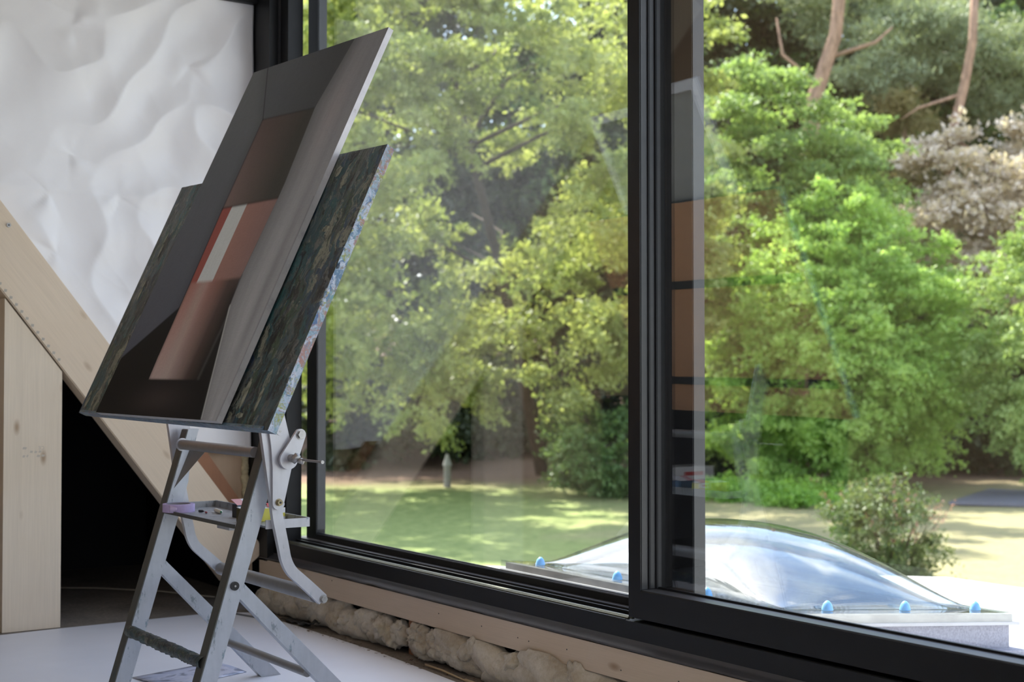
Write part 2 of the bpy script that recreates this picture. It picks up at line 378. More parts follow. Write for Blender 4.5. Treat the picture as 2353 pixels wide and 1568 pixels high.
# wall_left: plywood sheathing that stops at the diagonal brace; beneath the brace the eaves void is open
def bz(x, off): return 1.685-1.2805*(x+1.094)-off
st(prism('wall_left', [(X0, ZC), (X0, 0), (-1.075, 0), (-1.075, bz(-1.075, .17)), (.02, bz(.02, .12)), (.02, ZC)], 5.80, 5.86, 'Y', m_ply))
st(box('wall_right_header', 0.0, .25, Y0, 5.9, 2.85, ZC, m_frame))
bm = bmesh.new(); bbox(bm, .06, .25, Y0, 5.69, -.2, .235)
o = st(bmput('wall_right', bm, m_black))
# eaves void lined with black membrane
bm = bmesh.new()
bprism(bm, [(-2.6, 7.35), (.13, 7.35), (.13, 7.42), (-2.6, 7.42)], 0, 1.9, 'Z')
bprism(bm, [(.10, 5.86), (.16, 5.86), (.16, 7.35), (.10, 7.35)], 0, 1.9, 'Z')
bprism(bm, [(-2.66, 5.86), (-2.6, 5.86), (-2.6, 7.42), (-2.66, 7.42)], 0, 1.9, 'Z')
bprism(bm, [(-2.66, 5.86), (.16, 5.86), (.16, 7.42), (-2.66, 7.42)], 1.9, 1.95, 'Z')
st(bmput('wall_eaves_void', bm, m_black))
# trim under the paper: red-brown timber strip and dark header strip
st(prism('trim_1', [(-.300, .700), (-.232, .700), (-.045, .440), (-.085, .400)], 5.745, 5.798, 'Y', m_red, bevel=.002))
st(box('trim_2', -.17, .0, 5.72, 5.80, 2.622, ZC-.001, m_frame))
# expanding foam bead between sheathing and window frame
parts = []
for i in range(26):
    z = .42+i*.0135; r = random.uniform(.010, .020)
    bm = bmesh.new(); bmesh.ops.create_icosphere(bm, subdivisions=2, radius=r)
    for v in bm.verts: v.co = Vector((v.co.x*1.0-.018+random.uniform(-.006, .006)*0, v.co.y*.7, v.co.z)) + Vector((random.uniform(-.001, .001), 5.795, z)); 
    bm.verts.index_update(); parts.append(([v.co[:] for v in bm.verts], [[v.index for v in f.verts] for f in bm.faces])); bm.free()
V, F = merge(parts)
m_foam = plain('yellowed_foam', (.52, .44, .27), .8, vs=40, var=.25, bs=.004)
st(put('trim_foam_seal', V, F, m_foam, smooth=True))

# structural timber (things: each could be lifted away)
post = thing('timber_post', 'upright pale spruce post carrying the diagonal beam at the left edge', 'post', (-.96, 5.78, 0))
prism('shaft', [(-1.072, 0.002), (-.847, 0.002), (-.847, 1.016), (-1.072, 1.303)], 5.69, 5.80, 'Y', m_post, post, bevel=.003)
def text_mesh(body, size, mat, name, parent, loc, rot, extrude=.0006, align='CENTER', sx=1.0):
    cu = bpy.data.curves.new('txt', 'FONT'); cu.body = body; cu.size = size; cu.extrude = extrude; cu.align_x = align; cu.align_y = 'CENTER'
    to = bpy.data.objects.new('txt', cu); COL.objects.link(to); dg = bpy.context.evaluated_depsgraph_get()
    me = bpy.data.meshes.new_from_object(to.evaluated_get(dg)); bpy.data.objects.remove(to)
    M_ = Matrix.Translation(loc) @ rot.to_4x4() @ Matrix.Diagonal((sx, 1, 1, 1))
    V = [tuple(M_ @ v.co) for v in me.vertices]; F = [tuple(p.vertices) for p in me.polygons]
    return put(name, V, F, mat, parent)
m_ink = plain('faint_grey_stamp_ink', (.47, .41, .335), .8)
faceY = Matrix(((1, 0, 0), (0, 0, -1), (0, 1, 0)))            # text facing -Y
flip = faceY @ Matrix.Rotation(PI, 3, 'Z')
text_mesh('CE', .020, m_ink, 'stamp', post, (-.927, 5.6895, .716), flip, .0002)
bm = bmesh.new()                                        # worn, unreadable rows of the stamp
for (xa, xb, z) in [(-1.000, -.982, .716), (-.972, -.958, .701), (-.955, -.942, .700), (-.938, -.926, .701), (-.945, -.930, .684), (-.927, -.912, .685), (-1.0, -.988, .684), (-.985, -.976, .685)]:
    bprism(bm, [(xa, z-.004), (xb-.004, z-.005), (xb, z+.003), (xa+.003, z+.005)], 5.6892, 5.6896, 'Y')
bmput('worn_stamp', bm, m_ink, post)

brace = thing('diagonal_beam', 'long pale spruce beam running diagonally down behind the easel', 'beam', (-.55, 5.74, 0))
# brace is modelled along its own length so the grain follows it
def brace_body():
    a = np.array((-2.2, 1.685+1.2805*(2.2-1.094))); b = np.array((.03, bz(.03, 0)))
    t = (b-a)/np.linalg.norm(b-a); n_ = np.array((-t[1], t[0])); n_ = n_ if n_[1] < 0 else -n_
    L = np.linalg.norm(b-a); wd = .212
    me_pts = [(0, 0), (L, 0), (L, wd), (0, wd)]
    bm = bmesh.new(); bprism(bm, [(p[0], p[1]) for p in [(0, 0), (0, L), (wd, L), (wd, 0)]], 0, .105, 'Y')
    bmesh.ops.bevel(bm, geom=bm.edges[:], offset=.004, segments=2, affect='EDGES')
    bmesh.ops.recalc_face_normals(bm, faces=bm.faces); me = bpy.data.meshes.new('shaft'); bm.to_mesh(me); bm.free()
    me.materials.append(m_brace); o = bpy.data.objects.new('shaft', me); COL.objects.link(o); o.parent = brace
    # local x -> width (n_), local z -> length (t), local y -> depth
    M_ = Matrix(((n_[0], 0, t[0], a[0]), (0, 1, 0, 5.682), (n_[1], 0, t[1], a[1]), (0, 0, 0, 1)))
    o.matrix_local = Matrix.Translation(-brace.location) @ M_
    return a, t, n_
ba, bt, bn = brace_body()
def screw(px, pz, y, par, r=.0085):
    bm = bmesh.new(); bprism(bm, circle(px, pz, r, 20), y-.003, y+.004, 'Y'); o = bmput('screw_head', bm, m_bolt, par, bevel=.001)
    bm = bmesh.new(); bprism(bm, circle(px, pz, r*.42, 6), y-.0036, y-.0025, 'Y'); bmput('socket', bm, m_blackpl, o)
screw(-1.062, 1.588, 5.681, brace)
# pencil marks and ink dashes
dash = []
for i in range(11):
    q = ba+bt*(3.05-1.5+.0+i*.030+.10)+bn*.195; dash.append((q[0], q[1]))
for i in range(13):
    q = ba+bt*(2.02+i*.034)+bn*.200; dash.append((q[0], q[1]))
bm = bmesh.new()
for (dx, dz) in dash: bprism(bm, [(dx-.006, dz-.005), (dx+.005, dz-.006), (dx+.007, dz+.004), (dx-.004, dz+.006)], 5.6812, 5.6818, 'Y')
bmput('ink_dashes', bm, plain('grey_ink', (.38, .34, .29), .8), brace)

# crumpled white paper on the wall
def wall_paper():
    nx, nz_ = 260, 340; xs = np.linspace(-2.3, -.006, nx); V = []
    pins = [(-.80, 2.42), (-.30, 2.32), (-.80, 1.90), (-.885, 1.735), (-.60, 1.74), (-.10, 1.9), (-.86, 1.50)]
    for j in range(nz_):
        for i in range(nx):
            x = xs[i]; zb = max(.676+.01*math.sin(x*14), bz(x, .12)); zt = 2.95
            z = zb+(zt-zb)*j/(nz_-1)
            p = Vector((x*1.8, z*1.5, 3.1))
            h = noise.noise(p*1.7)*.034+(.4-abs(noise.noise(p*2.3+Vector((5, 1, 2)))))*.055
            q = Vector((x*4.4+z*1.2, z*2.1, 9.0)); h += (.5-abs(noise.noise(q)))*.010
            q = Vector((x*9+z*3, z*5-x*4, 1.0)); h += (.5-abs(noise.noise(q)))*.004
            for k, (a, b) in enumerate(pins):
                dx, dz = x-a, z-b; r = math.hypot(dx, dz)
                if r < .42:
                    th = math.atan2(dz, dx); f = math.exp(-(r/.15)**2)
                    h = h*(1-f*.75)+math.exp(-(r/.14)**2)*min(1, r/.05)*.010*max(0, math.sin(2*th+k*1.7)+.6*math.sin(3*th+k*2.3))
            zf = 1.752-.008*(x+1)                       # horizontal fold line
            d = (z-zf)/.022; h += .005*math.exp(-d*d)*(1 if x < -.3 else .4)
            lift = max(0, 1-(-.006-x)/.10); h = h*(1-.7*lift)
            e = min(1, (z-zb)/.25)
            V.append((x, 5.757-h*.85*(.35+.65*e), z))
    F = [(j*nx+i, j*nx+i+1, (j+1)*nx+i+1, (j+1)*nx+i) for j in range(nz_-1) for i in range(nx-1)]
    o = put('wall_paper_sheet', V, F, m_paper_wall, smooth=True)
    md = o.modifiers.new('thick', 'SOLIDIFY'); md.thickness = .0006
    return tag(o, 'large crumpled sheet of glossy white paper stapled over the left wall', 'paper')
wp = wall_paper()
bm = bmesh.new()
for (a, b) in [(-.80, 2.42), (-.30, 2.32), (-.80, 1.90)]:
    bbox(bm, a-.006, a+.006, 5.738, 5.752, b-.001, b+.001)
# ------------------------------------------------------------------ window
def W(n): 
    o = bpy.data.objects.new(n, None); COL.objects.link(o); o.location = (.1, 3.5, .3); o['kind'] = 'structure'; return o
w1 = W('window_1'); w1.location = (.17, 4.3, .3)      # fixed outer light, left
w2 = W('window_2'); w2.location = (.07, 2.0, .3)      # inner sliding sash, right
ZT = 2.85
# outer frame: threshold profile
thr = [(.03, .228), (.03, .295), (.033, .297), (.082, .297), (.082, .25), (.098, .25), (.098, .305), (.103, .305), (.105, .285), (.117, .285), (.120, .308), (.20, .308), (.20, .21)]
fr = bpy.data.objects.new('window_frame', None); COL.objects.link(fr); fr.location = (.1, 2.0, .2); fr['kind'] = 'structure'
prism('threshold', thr, Y0, 5.60, 'Y', m_frame, fr)
for xx, ww in ((.045, .004), (.062, .0045)):
    prism('slide_rail', [(xx-ww, .2965), (xx-ww, .301), (xx-.001, .303), (xx+.001, .303), (xx+ww, .301), (xx+ww, .2965)], 3.22, 5.55, 'Y', m_rail, fr)
prism('rail_lip', [(.0305, .296), (.0305, .2985), (.035, .2985), (.035, .296)], 3.22, 5.58, 'Y', m_frame2, fr)  # lighter grey strip standing for the highlight along the front edge
prism('inner_lip', [(.074, .2965), (.074, .299), (.082, .299), (.082, .2965)], 3.22, 5.58, 'Y', m_rail2, fr)
prism('groove_lip', [(.0978, .3045), (.0978, .3065), (.1032, .3065), (.1032, .3045)], 3.22, 5.58, 'Y', m_frame2, fr)  # lighter grey strip standing for the thin highlight on the ridge
prism('outer_ledge', [(.122, .3075), (.122, .3095), (.148, .3095), (.148, .3075)], 3.22, 5.58, 'Y', m_frame2, fr)  # lighter grey plate standing for the lit top of the ledge
# left jamb, stepped outwards
box('jamb', .0, .05, 5.600, 5.80, .21, ZT, m_frame, fr, .0015)
box('jamb', .05, .12, 5.520, 5.80, .21, ZT, m_frame, fr, .0015)
box('jamb_channel', .0505, .062, 5.549, 5.590, .306, ZT, m_frame2, fr)
box('jamb_channel', .040, .0495, 5.5935, 5.5995, .306, ZT, m_frame2, fr)
# black membrane folded over the sill beam
def flap():
    V = []; n = 150; prof = [(-.0035, .0035), (.004, .0085), (.016, .0155), (.0295, .0215), (.0302, .030)]
    for i in range(n):
        y = Y0+.1+(5.69-Y0-.1)*i/(n-1); wv = .006*noise.noise(Vector((y*2.6, 1, 1)))+.004*noise.noise(Vector((y*7, 4, 1)))
        for k, (x, z) in enumerate(prof):
            f = (1, .8, .4, 0, 0)[k]; V.append((x-abs(wv)*.5*f, y, .2165+z+(abs(wv)*1.1+wv*.5)*f))
    m_ = len(prof); F = [(i*m_+k, i*m_+k+1, (i+1)*m_+k+1, (i+1)*m_+k) for i in range(n-1) for k in range(m_-1)]
    o = put('sill_membrane', V, F, plain('satin_black_membrane', (.040, .040, .047), .45, spec=.5), fr, True)
    o.modifiers.new('t', 'SOLIDIFY').thickness = .0015
flap()
# fixed light: stiles, rails, pane
bm = bmesh.new(); bbox(bm, .15, .192, 5.440, 5.530, .286, ZT); bmput('stile', bm, m_frame, w1, bevel=.001)
box('stile_face', .155, .1925, 5.4385, 5.4398, .35, ZT, m_frame2, w1)
bm = bmesh.new(); bbox(bm, .15, .195, 3.06, 3.32, .286, ZT); bmput('stile', bm, m_frame, w1, bevel=.001)
box('stile_face', .153, .1945, 3.0575, 3.0595, .35, ZT, m_frame2, w1)
prism('bottom_rail', [(.150, .308), (.150, .331), (.153, .334), (.180, .334), (.195, .326), (.195, .308)], 3.32, 5.44, 'Y', m_frame, w1)
box('bottom_bead', .160, .1665, 3.32, 5.44, .3341, .3375, m_frame2, w1)
box('pane', .155, .161, 3.30, 5.45, .325, ZT, m_glass, w1)
# sliding sash
SY = 3.202
box('stile', .03, .125, 3.149, SY, .308, ZT, m_frame, w2, .0012)
bm = bmesh.new()
bbox(bm, .0345, .058, 3.1475, 3.1490, .392, ZT)
bmput('stile_reveal', bm, m_frame2, w2)
box('stile_gasket', .058, .064, 3.143, 3.149, .392, ZT, m_rubber, w2)
box('stile_bead', .064, .082, 3.1445, 3.149, .392, ZT, m_frame2, w2)
box('stile_gasket', .082, .088, 3.139, 3.149, .392, ZT, m_rubber, w2)
box('stile_bead', .088, .100, 3.1395, 3.149, .392, ZT, m_frame2, w2)
prism('bottom_rail', [(.03, .308), (.03, .386), (.033, .389), (.096, .389), (.096, .384), (.125, .384), (.125, .308)], .62, 3.149, 'Y', m_frame, w2, .0008, 1)
box('rail_bead', .034, .088, .62, 3.147, .3892, .3898, plain('satin_grey_reveal', (.07, .07, .075), .30, spec=1.0, vs=20), w2)
box('rail_gasket', .089, .0985, .62, 3.147, .3888, .3955, m_rubber, w2)
box('stile', .03, .125, .56, .62, .308, ZT, m_frame, w2, .0012)
box('pane', .090, .096, .60, 3.152, .380, ZT, m_glass, w2)
# further fixed bay behind the photographer's shoulder
w3 = W('window_3'); w3.location = (.17, -.8, .3)
box('stile', .15, .195, .45, .62, .286, ZT, m_frame, w3); box('bottom_rail', .15, .195, Y0, .45, .286, .371, m_frame, w3)
box('pane', .168, .174, Y0, .46, .36, ZT, m_glass, w3)

# sill beam
sill = thing('sill_beam', 'pale spruce beam under the black window frame with nail holes', 'beam', (.03, 2.0, .13))
box('shaft', 0.0, .058, Y0, 5.68, .131, .2165, m_sill, sill, .002)
bm = bmesh.new()
for (y, z) in [(4.20, .182), (3.93, .178), (3.72, .172), (3.66, .170), (3.46, .176), (3.20, .158), (5.0, .20), (2.95, .17)]:
    bprism(bm, [(y+.0022*math.cos(a)*1.2, z+.0022*math.sin(a)) for a in np.linspace(0, 2*PI, 9)[:-1]], -.0006, .0004, 'X')
bmput('nail_holes', bm, m_blackpl, sill)
stub = tag(box('stud_block', .03, .058, 4.40, 4.455, .0, .1305, m_red), 'small red-brown stud showing between tufts of wool under the sill beam', 'block')

# insulation wool
def wool():
    parts = []
    def lump(c, s, rot, seed, amp=.22, sub=4):
        bm = bmesh.new(); bmesh.ops.create_icosphere(bm, subdivisions=sub, radius=1)
        R_ = Matrix.Rotation(rot[0], 3, 'X') @ Matrix.Rotation(rot[1], 3, 'Y') @ Matrix.Rotation(rot[2], 3, 'Z')
        off = Vector((seed*3.1, seed*1.7, seed*.9))
        for v in bm.verts:
            p = v.co.copy(); d = noise.noise(p*1.5+off)*amp+abs(noise.noise(p*3.3+off))*amp*.8+noise.noise(p*8+off)*.05
            q = p*(1+d+.10*(.4-abs(noise.noise(p*5+off*2)))); q = Vector((q.x*s[0], q.y*s[1], q.z*s[2])); q = R_ @ q+Vector(c)
            q.z = max(.002, min(q.z, .150)); q.x = min(q.x, .058)
            if q.z > .129 and q.x > -.003: q.z = .129+(q.z-.129)*0
            v.co = q
        bm.verts.index_update(); parts.append(([v.co[:] for v in bm.verts], [[v.index for v in f.verts] for f in bm.faces])); bm.free()
    y = 1.6; k = 0
    while y < 5.655:
        if y < 3.72: sx, sy, sz = .060, random.uniform(.13, .20), .075
        elif y < 4.12: sx, sy, sz = .045, random.uniform(.07, .16), .055
        elif y < 4.75: sx, sy, sz = .036, random.uniform(.035, .065), .042
        else: sx, sy, sz = .040, random.uniform(.07, .13), .05
        if not (4.38 < y < 4.47):
            lump((.028+random.uniform(-.008, .012), y, .055+random.uniform(-.012, .02)), (sx, sy, sz), (random.uniform(-.4, .4), 0, random.uniform(-.15, .15)), k); k += 1
            if random.random() < .75:
                lump((.012+random.uniform(-.010, .012), y+random.uniform(-.03, .03), random.uniform(.028, .1)), (sx*.7, sy*random.uniform(.35, .6), sz*.55), (random.uniform(-.9, .9), random.uniform(-.5, .5), 0), k+50, .4); k += 1
        y += sy*random.uniform(.55, .8)
    for (yy, zz, r) in [(4.60, .075, .030), (4.53, .055, .028), (4.49, .09, .02), (4.36, .09, .026), (4.30, .05, .032), (4.24, .095, .02), (4.16, .06, .028)]:
        lump((.012, yy, zz), (r, r*1.1, r*1.2), (random.random(), random.random(), 0), k+9, .7, 4); k += 1
    V, F = merge(parts)
    # dark-looking recess backing is the wall itself
    o = put('insulation_wool', V, F, m_wool, smooth=True)
    return tag(o, 'bulging tufts of cream insulation wool packed under the sill beam', 'insulation', kind='stuff')
wool()

# ------------------------------------------------------------------ sheets and scraps on the floor
def floor_paper():
    far = [(-3.2, 6.0), (-1.06, 5.74), (-.75, 5.77), (-.50, 5.82), (-.16, 5.66), (-.065, 5.62), (-.055, 5.18), (-.045, 4.52), (-.065, 3.93), (-.10, 2.6), (-3.2, 2.2)]
    far = [(-3.2, 5.60), (-1.075, 5.655), (-.95, 5.665), (-.846, 5.672), (-.55, 5.675), (-.20, 5.676), (-.075, 5.60), (-.055, 5.18), (-.048, 4.52), (-.085, 3.93), (-.13, 2.6), (-3.2, 2.2)]
    V = [(x, y, .0015) for x, y in far]+[(x, y, .0002) for x, y in far]; n = len(far)
    F = [tuple(range(n)), tuple(range(2*n-1, n-1, -1))]+[(i, n+i, n+(i+1) % n, (i+1) % n) for i in range(n)]
    bm = bmesh.new(); vs = [bm.verts.new(v) for v in V]; [bm.faces.new([vs[i] for i in f]) for f in F]
    o = bmput('floor_paper_sheet', bm, m_paper_floor)
    return tag(o, 'broad white paper sheet laid over the floor under the easel', 'paper')
floor_paper()
def photo_mat():
    m = Mt('grey_blue_print'); co = m.coord((1, 1, 1)); a = m.noise(co, 9, 3, .5, 1.5)
    return m.bsdf(m.ramp(a, [(.36, (.22, .24, .32)), (.45, (.55, .58, .72)), (.56, (.66, .68, .80)), (.66, (.30, .32, .40))]), .3, 0, None, .5)
pts = [(-.935, 4.61), (-.61, 4.70), (-.585, 4.48), (-.905, 4.37)]
V = []; F = []
for j in range(9):
    for i in range(13):
        u, v = i/12, j/8; a = np.array(pts[0])*(1-u)+np.array(pts[1])*u; b = np.array(pts[3])*(1-u)+np.array(pts[2])*u
        p = a*(1-v)+b*v; V.append((p[0], p[1], .0028+.010*(1-u)**3*v+.004*math.sin(PI*v)*u))
F = [(j*13+i, j*13+i+1, (j+1)*13+i+1, (j+1)*13+i) for j in range(8) for i in range(12)]
o = put('printed_photo', V, F, photo_mat(), smooth=True); o.modifiers.new('t', 'SOLIDIFY').thickness = .0006
tag(o, 'curled grey-blue print lying on the floor paper between the easel legs', 'print')
bm = bmesh.new(); bprism(bm, [(-.155, 5.60), (-.085, 5.32), (-.068, 5.325), (-.135, 5.605)], .002, .004, 'Z')
tag(bmput('grey_strip', bm, plain('matt_grey_card', (.16, .16, .17), .6)), 'flat grey strip on the floor paper beside the wool', 'strip')
def rag():
    V = []; n, k_ = 22, 7
    for i in range(n):
        y = 5.36-i*.0125
        for j in range(k_):
            x = -.052+.046*(j/(k_-1))+.008*math.sin(i*.7); V.append((x, y, .004+abs(noise.noise(Vector((x*40, y*18, 3))))*.026+(.012 if i > 17 else 0)))
    F = [(i*k_+j, i*k_+j+1, (i+1)*k_+j+1, (i+1)*k_+j) for i in range(n-1) for j in range(k_-1)]
    o = put('black_scrap', V, F, plain('black_foil', (.02, .02, .02), .5), smooth=True); o.modifiers.new('t', 'SOLIDIFY').thickness = .0012
    tag(o, 'crumpled black membrane scrap at the foot of the wool', 'scrap')
rag()
def stick(name, path, r, label):
    c = [Vector(p) for p in path]; V, F = tube_data(c, r, 8)
    o = put(name, V, F, plain('straw_'+name, (.42, .31, .18), .8), smooth=True); tag(o, label, 'stick', 'thin sticks in front of the wool')
stick('twig', [(-.040, 4.22, .008), (-.046, 4.10, .010), (-.054, 3.98, .006), (-.060, 3.90, .005)], [.004, .0035, .003, .002], 'thin dark straw stick lying nearest the curled tuft of wool')
stick('twig', [(-.062, 3.93, .009), (-.070, 3.80, .011), (-.072, 3.68, .010), (-.070, 3.52, .007)], [.005, .0055, .005, .004], 'thicker straw-coloured stick near the bottom edge, beside the wool')
def debris():
    parts = []
    for i in range(420):
        y = random.uniform(3.7, 5.5); x = random.uniform(-.075, -.005)+(.0); r = random.uniform(.001, .004)
        c = Vector((x, y, r*.6)); v = [c+Vector((random.uniform(-1, 1)*r*2, random.uniform(-1, 1)*r*2, random.uniform(-.4, .6)*r)) for _ in range(4)]
        parts.append(([q[:] for q in v], [(0, 1, 2), (0, 2, 3), (0, 3, 1), (1, 3, 2)]))
    V, F = merge(parts); o = put('wood_debris', V, F, plain('brown_chips', (.13, .08, .05), .9, vs=90, var=.7))
    tag(o, 'brown crumbs and chips on bare floor beside the wool', 'debris', kind='stuff')
debris()
V, F = tube_data([(-.82, 7.0, .006), (-.62, 6.75, .01), (-.40, 6.62, .006), (-.2, 6.35, .008), (-.05, 6.05, .006)], .004, 8)
tag(put('string', V, F, plain('pale_cord', (.32, .28, .22), .8), smooth=True), 'thin pale cord on the dark floor of the eaves void behind the beam', 'cord')

# ------------------------------------------------------------------ easel (adjustable drafting stand)
YR, YL = 3.763, 4.376
E_ = thing('drafting_easel', 'silver adjustable metal easel with paint-crusted board standing on floor paper', 'easel', (-.85, 4.07, 0))
def fl(z): return -1.085+.299*z                     # left boundary of the front legs
def front_leg(y0, y1, plate):
    pts = [(fl(.002), .002), (fl(.002)+.052, .002), (fl(.60)+.052, .60), (fl(.66)+.052, .66)]
    pts += [(-.832, .70), (-.815, .78), (-.801, .828), (fl(.828), .828)]
    bm = bmesh.new(); bprism(bm, pts, y0, y1, 'Y')
    return bmput('front_leg', bm, m_leg, E_, bevel=.0015)
for y0 in (YR, YL):
    leg = front_leg(y0, y0+.046, True)
    # darker strip over the leading face
    bm = bmesh.new(); bprism(bm, [(fl(.004)-.0025, .004), (fl(.004)+.001, .004), (fl(.826)+.001, .826), (fl(.826)-.0025, .826)], y0-.0012, y0+.0465, 'Y')
    bmput('dark_leg_face', bm, m_legd, leg)
    def rl(z, k): return (-.917+(.366-z)/1.066 if k == 0 else -.898+(.401-z)/1.017)
    ya, yb = y0+.006, y0+.040
    bm = bmesh.new(); bprism(bm, [(-.955, .43), (-.965, .40), (-.917, .366), (rl(.002, 0), .002), (rl(.002, 1), .002), (-.898, .401), (-.925, .43)], ya, yb, 'Y')
    bmput('rear_leg', bm, m_leg, E_, bevel=.0015)
# pivot cap
bm = bmesh.new(); bprism(bm, circle(-.940, .408, .0125, 24), YR-.007, YR, 'Y'); pc = bmput('pivot_cap', bm, m_blackpl, E_, bevel=.0015)
bm = bmesh.new(); bprism(bm, circle(-.940, .408, .003, 12), YR-.0085, YR-.006, 'Y'); bmput('pivot_screw', bm, m_bolt, pc)
# cross tubes
tube('cross_tube', [(-.857, YR+.046, .779), (-.857, YL, .779)], .0158, m_tube, E_, 28)
bm = bmesh.new(); bprism(bm, circle(-.857, .779, .021, 28), YL-.002, YL+.001, 'Y'); bmput('weld_ring', bm, m_steel, E_)
tube('roller_tube', [(-.695, YR-.02, .362), (-.695, YL+.07, .362)], .0205, m_tube, E_, 32)
tube('rear_rung', [(-.692, YR+.04, .128), (-.692, YL+.006, .128)], .0125, m_tube, E_, 24)
def crusty_rung():
    V = []; F = []; n, k_ = 130, 30; y0, y1 = YR+.015, YL+.01
    for i in range(n):
        y = y0+(y1-y0)*i/(n-1)
        for j in range(k_):
            a = 2*PI*j/k_; d = Vector((math.cos(a), 0, math.sin(a)))
            r = .0172+.0024*noise.noise(Vector((d.x*1.5, y*38+a*.6, d.z*1.5)))+.0022*abs(noise.noise(Vector((d.x*3, y*90, d.z*3))))
            if math.sin(a) < -.85: r += max(0, noise.noise(Vector((3, y*70, 1))))*.008
            V.append((-1.022+d.x*r, y, .198+d.z*r))
    F = [(i*k_+j, i*k_+(j+1) % k_, (i+1)*k_+(j+1) % k_, (i+1)*k_+j) for i in range(n-1) for j in range(k_)]
    put('foot_rung', V, F, m_rung, E_, True)['label'] = 'thickly paint-crusted front foot rung'
crusty_rung()
# gusset plates under the upper tube
for y0, s in ((YL, -1), (YR+.046, 1)):
    V = [(-.884, y0, .640), (-.832, y0, .762), (-.800, y0+s*.070, .766), (-.880, y0, .644), (-.828, y0+s*.001, .764), (-.797, y0+s*.071, .769)]
    bm = bmesh.new(); vs = [bm.verts.new(v) for v in V]
    for f in ((0, 1, 2), (3, 5, 4), (0, 3, 4, 1), (1, 4, 5, 2), (2, 5, 3, 0)): bm.faces.new([vs[i] for i in f])
    bmput('gusset_plate', bm, m_tube, E_)
# bent side arms
def arm(y0, y1):
    ctrl = [(-.880, .92), (-.869, .86), (-.830, .62), (-.818, .56), (-.807, .51), (-.799, .475), (-.782, .443), (-.752, .415), (-.725, .391), (-.683, .352)]
    path = []
    for i in range(len(ctrl)-1):
        p0, p1, p2, p3 = [np.array(ctrl[max(0, min(len(ctrl)-1, k))]) for k in (i-1, i, i+1, i+2)]
        for k in range(5):
            q = k/5; path.append(tuple(.5*((2*p1)+(-p0+p2)*q+(2*p0-5*p1+4*p2-p3)*q*q+(-p0+3*p1-3*p2+p3)*q**3)))
    path.append(ctrl[-1]); hw = list(np.interp(np.linspace(0, 1, len(path)), [0, .12, .25, .6, 1], [.013, .0135, .0162, .0155, .0168]))
    pts = strip_poly(path, hw); bm = bmesh.new(); bprism(bm, pts, y0, y1, 'Y')
    return bmput('side_arm', bm, m_steel, E_, bevel=.001)
arm(YR-.043, YR-.025); arm(YL+.064, YL+.082)
def hexbolt(x, z, y, r, mat, name='bolt', h=.008):
    bm = bmesh.new(); bprism(bm, circle(x, z, r*1.25, 24), y-.0015, y, 'Y'); o = bmput(name, bm, mat, E_)
    bm = bmesh.new(); bprism(bm, circle(x, z, r, 6), y-.0015-h, y-.0015, 'Y'); bmput('bolt_head', bm, mat, o, bevel=.001)
hexbolt(-.683, .354, YR-.043, .010, m_bolt)
# bracket plates that carry the board
def bracket(y0, y1, ear):
    pts = circle(-.829, .638, .0185, 10, -PI*.98, -.12, True)+[(-.812, .640), (-.788, .744), (-.790, .80), (-.806, .862), (-.850, 1.04), (-.868, 1.045), (-.900, .965), (-.862, .86), (-.853, .80), (-.848, .74)]
    bm = bmesh.new(); bprism(bm, pts, y0, y1, 'Y'); o = bmput('board_bracket', bm, m_steel, E_, bevel=.0012); return o
br = bracket(YR-.053, YR-.045, True); bracket(YL+.085, YL+.093, False)
bm = bmesh.new(); bprism(bm, circle(-.826, .842, .012, 24), YR-.0548, YR-.053, 'Y'); rv = bmput('rivet', bm, m_steel, br, bevel=.0006)
bm = bmesh.new(); bprism(bm, circle(-.826, .842, .0032, 12), YR-.0560, YR-.0548, 'Y'); bmput('rivet_pin', bm, m_bolt, rv)
hexbolt(-.829, .641, YR-.053, .0085, m_brass, 'brass_nut', .010)
bm = bmesh.new(); bprism(bm, circle(-.829, .641, .0032, 12), YR-.0655, YR-.0638, 'Y'); bmput('nut_bore', bm, m_blackpl, E_)
# clamp ear with boss, lever and rod
ear = hull2([(round(a, 4), round(b, 4)) for a, b in circle(-.806, .762, .0275, 36)+circle(-.770, .832, .0165, 30)])
bm = bmesh.new(); bprism(bm, ear, YR-.070, YR-.060, 'Y'); er = bmput('clamp_ear', bm, m_steel, E_, bevel=.0015)
bm = bmesh.new(); bprism(bm, circle(-.806, .762, .014, 24), YR-.060, YR-.053, 'Y'); bmput('ear_spacer', bm, m_bolt, E_)
hexbolt(-.770, .832, YR-.070, .0115, m_bolt)
lv = tube('lever_hub', [(-.800, YR-.070, .766), (-.800, YR-.094, .766)], .0115, m_bolt, E_, 20)
parts = [tube_data([(-.806, YR-.093, .757), (-.800, YR-.098, .766), (-.795, YR-.104, .777)], [.009, .0105, .0095], 14),
         tube_data([(-.795, YR-.094, .764), (-.788, YR-.106, .760), (-.782, YR-.113, .757)], [.007, .0085, .008], 14)]
V, F = merge(parts); put('lever_knob', V, F, m_bolt, lv, True)
tube('lever_rod', [(-.785, YR-.095, .7625), (-.785, YR-.235, .7625)], .0036, m_tube, lv, 12)
tube('rod_collar', [(-.785, YR-.232, .7625), (-.785, YR-.2385, .7625)], .0050, m_bolt, lv, 12)
# small tray bracket
prism('tray_bracket', [(-.885, .560), (-.845, .560), (-.862, .545), (-.885, .545)], 3.93, 4.02, 'Y', m_steel, E_)
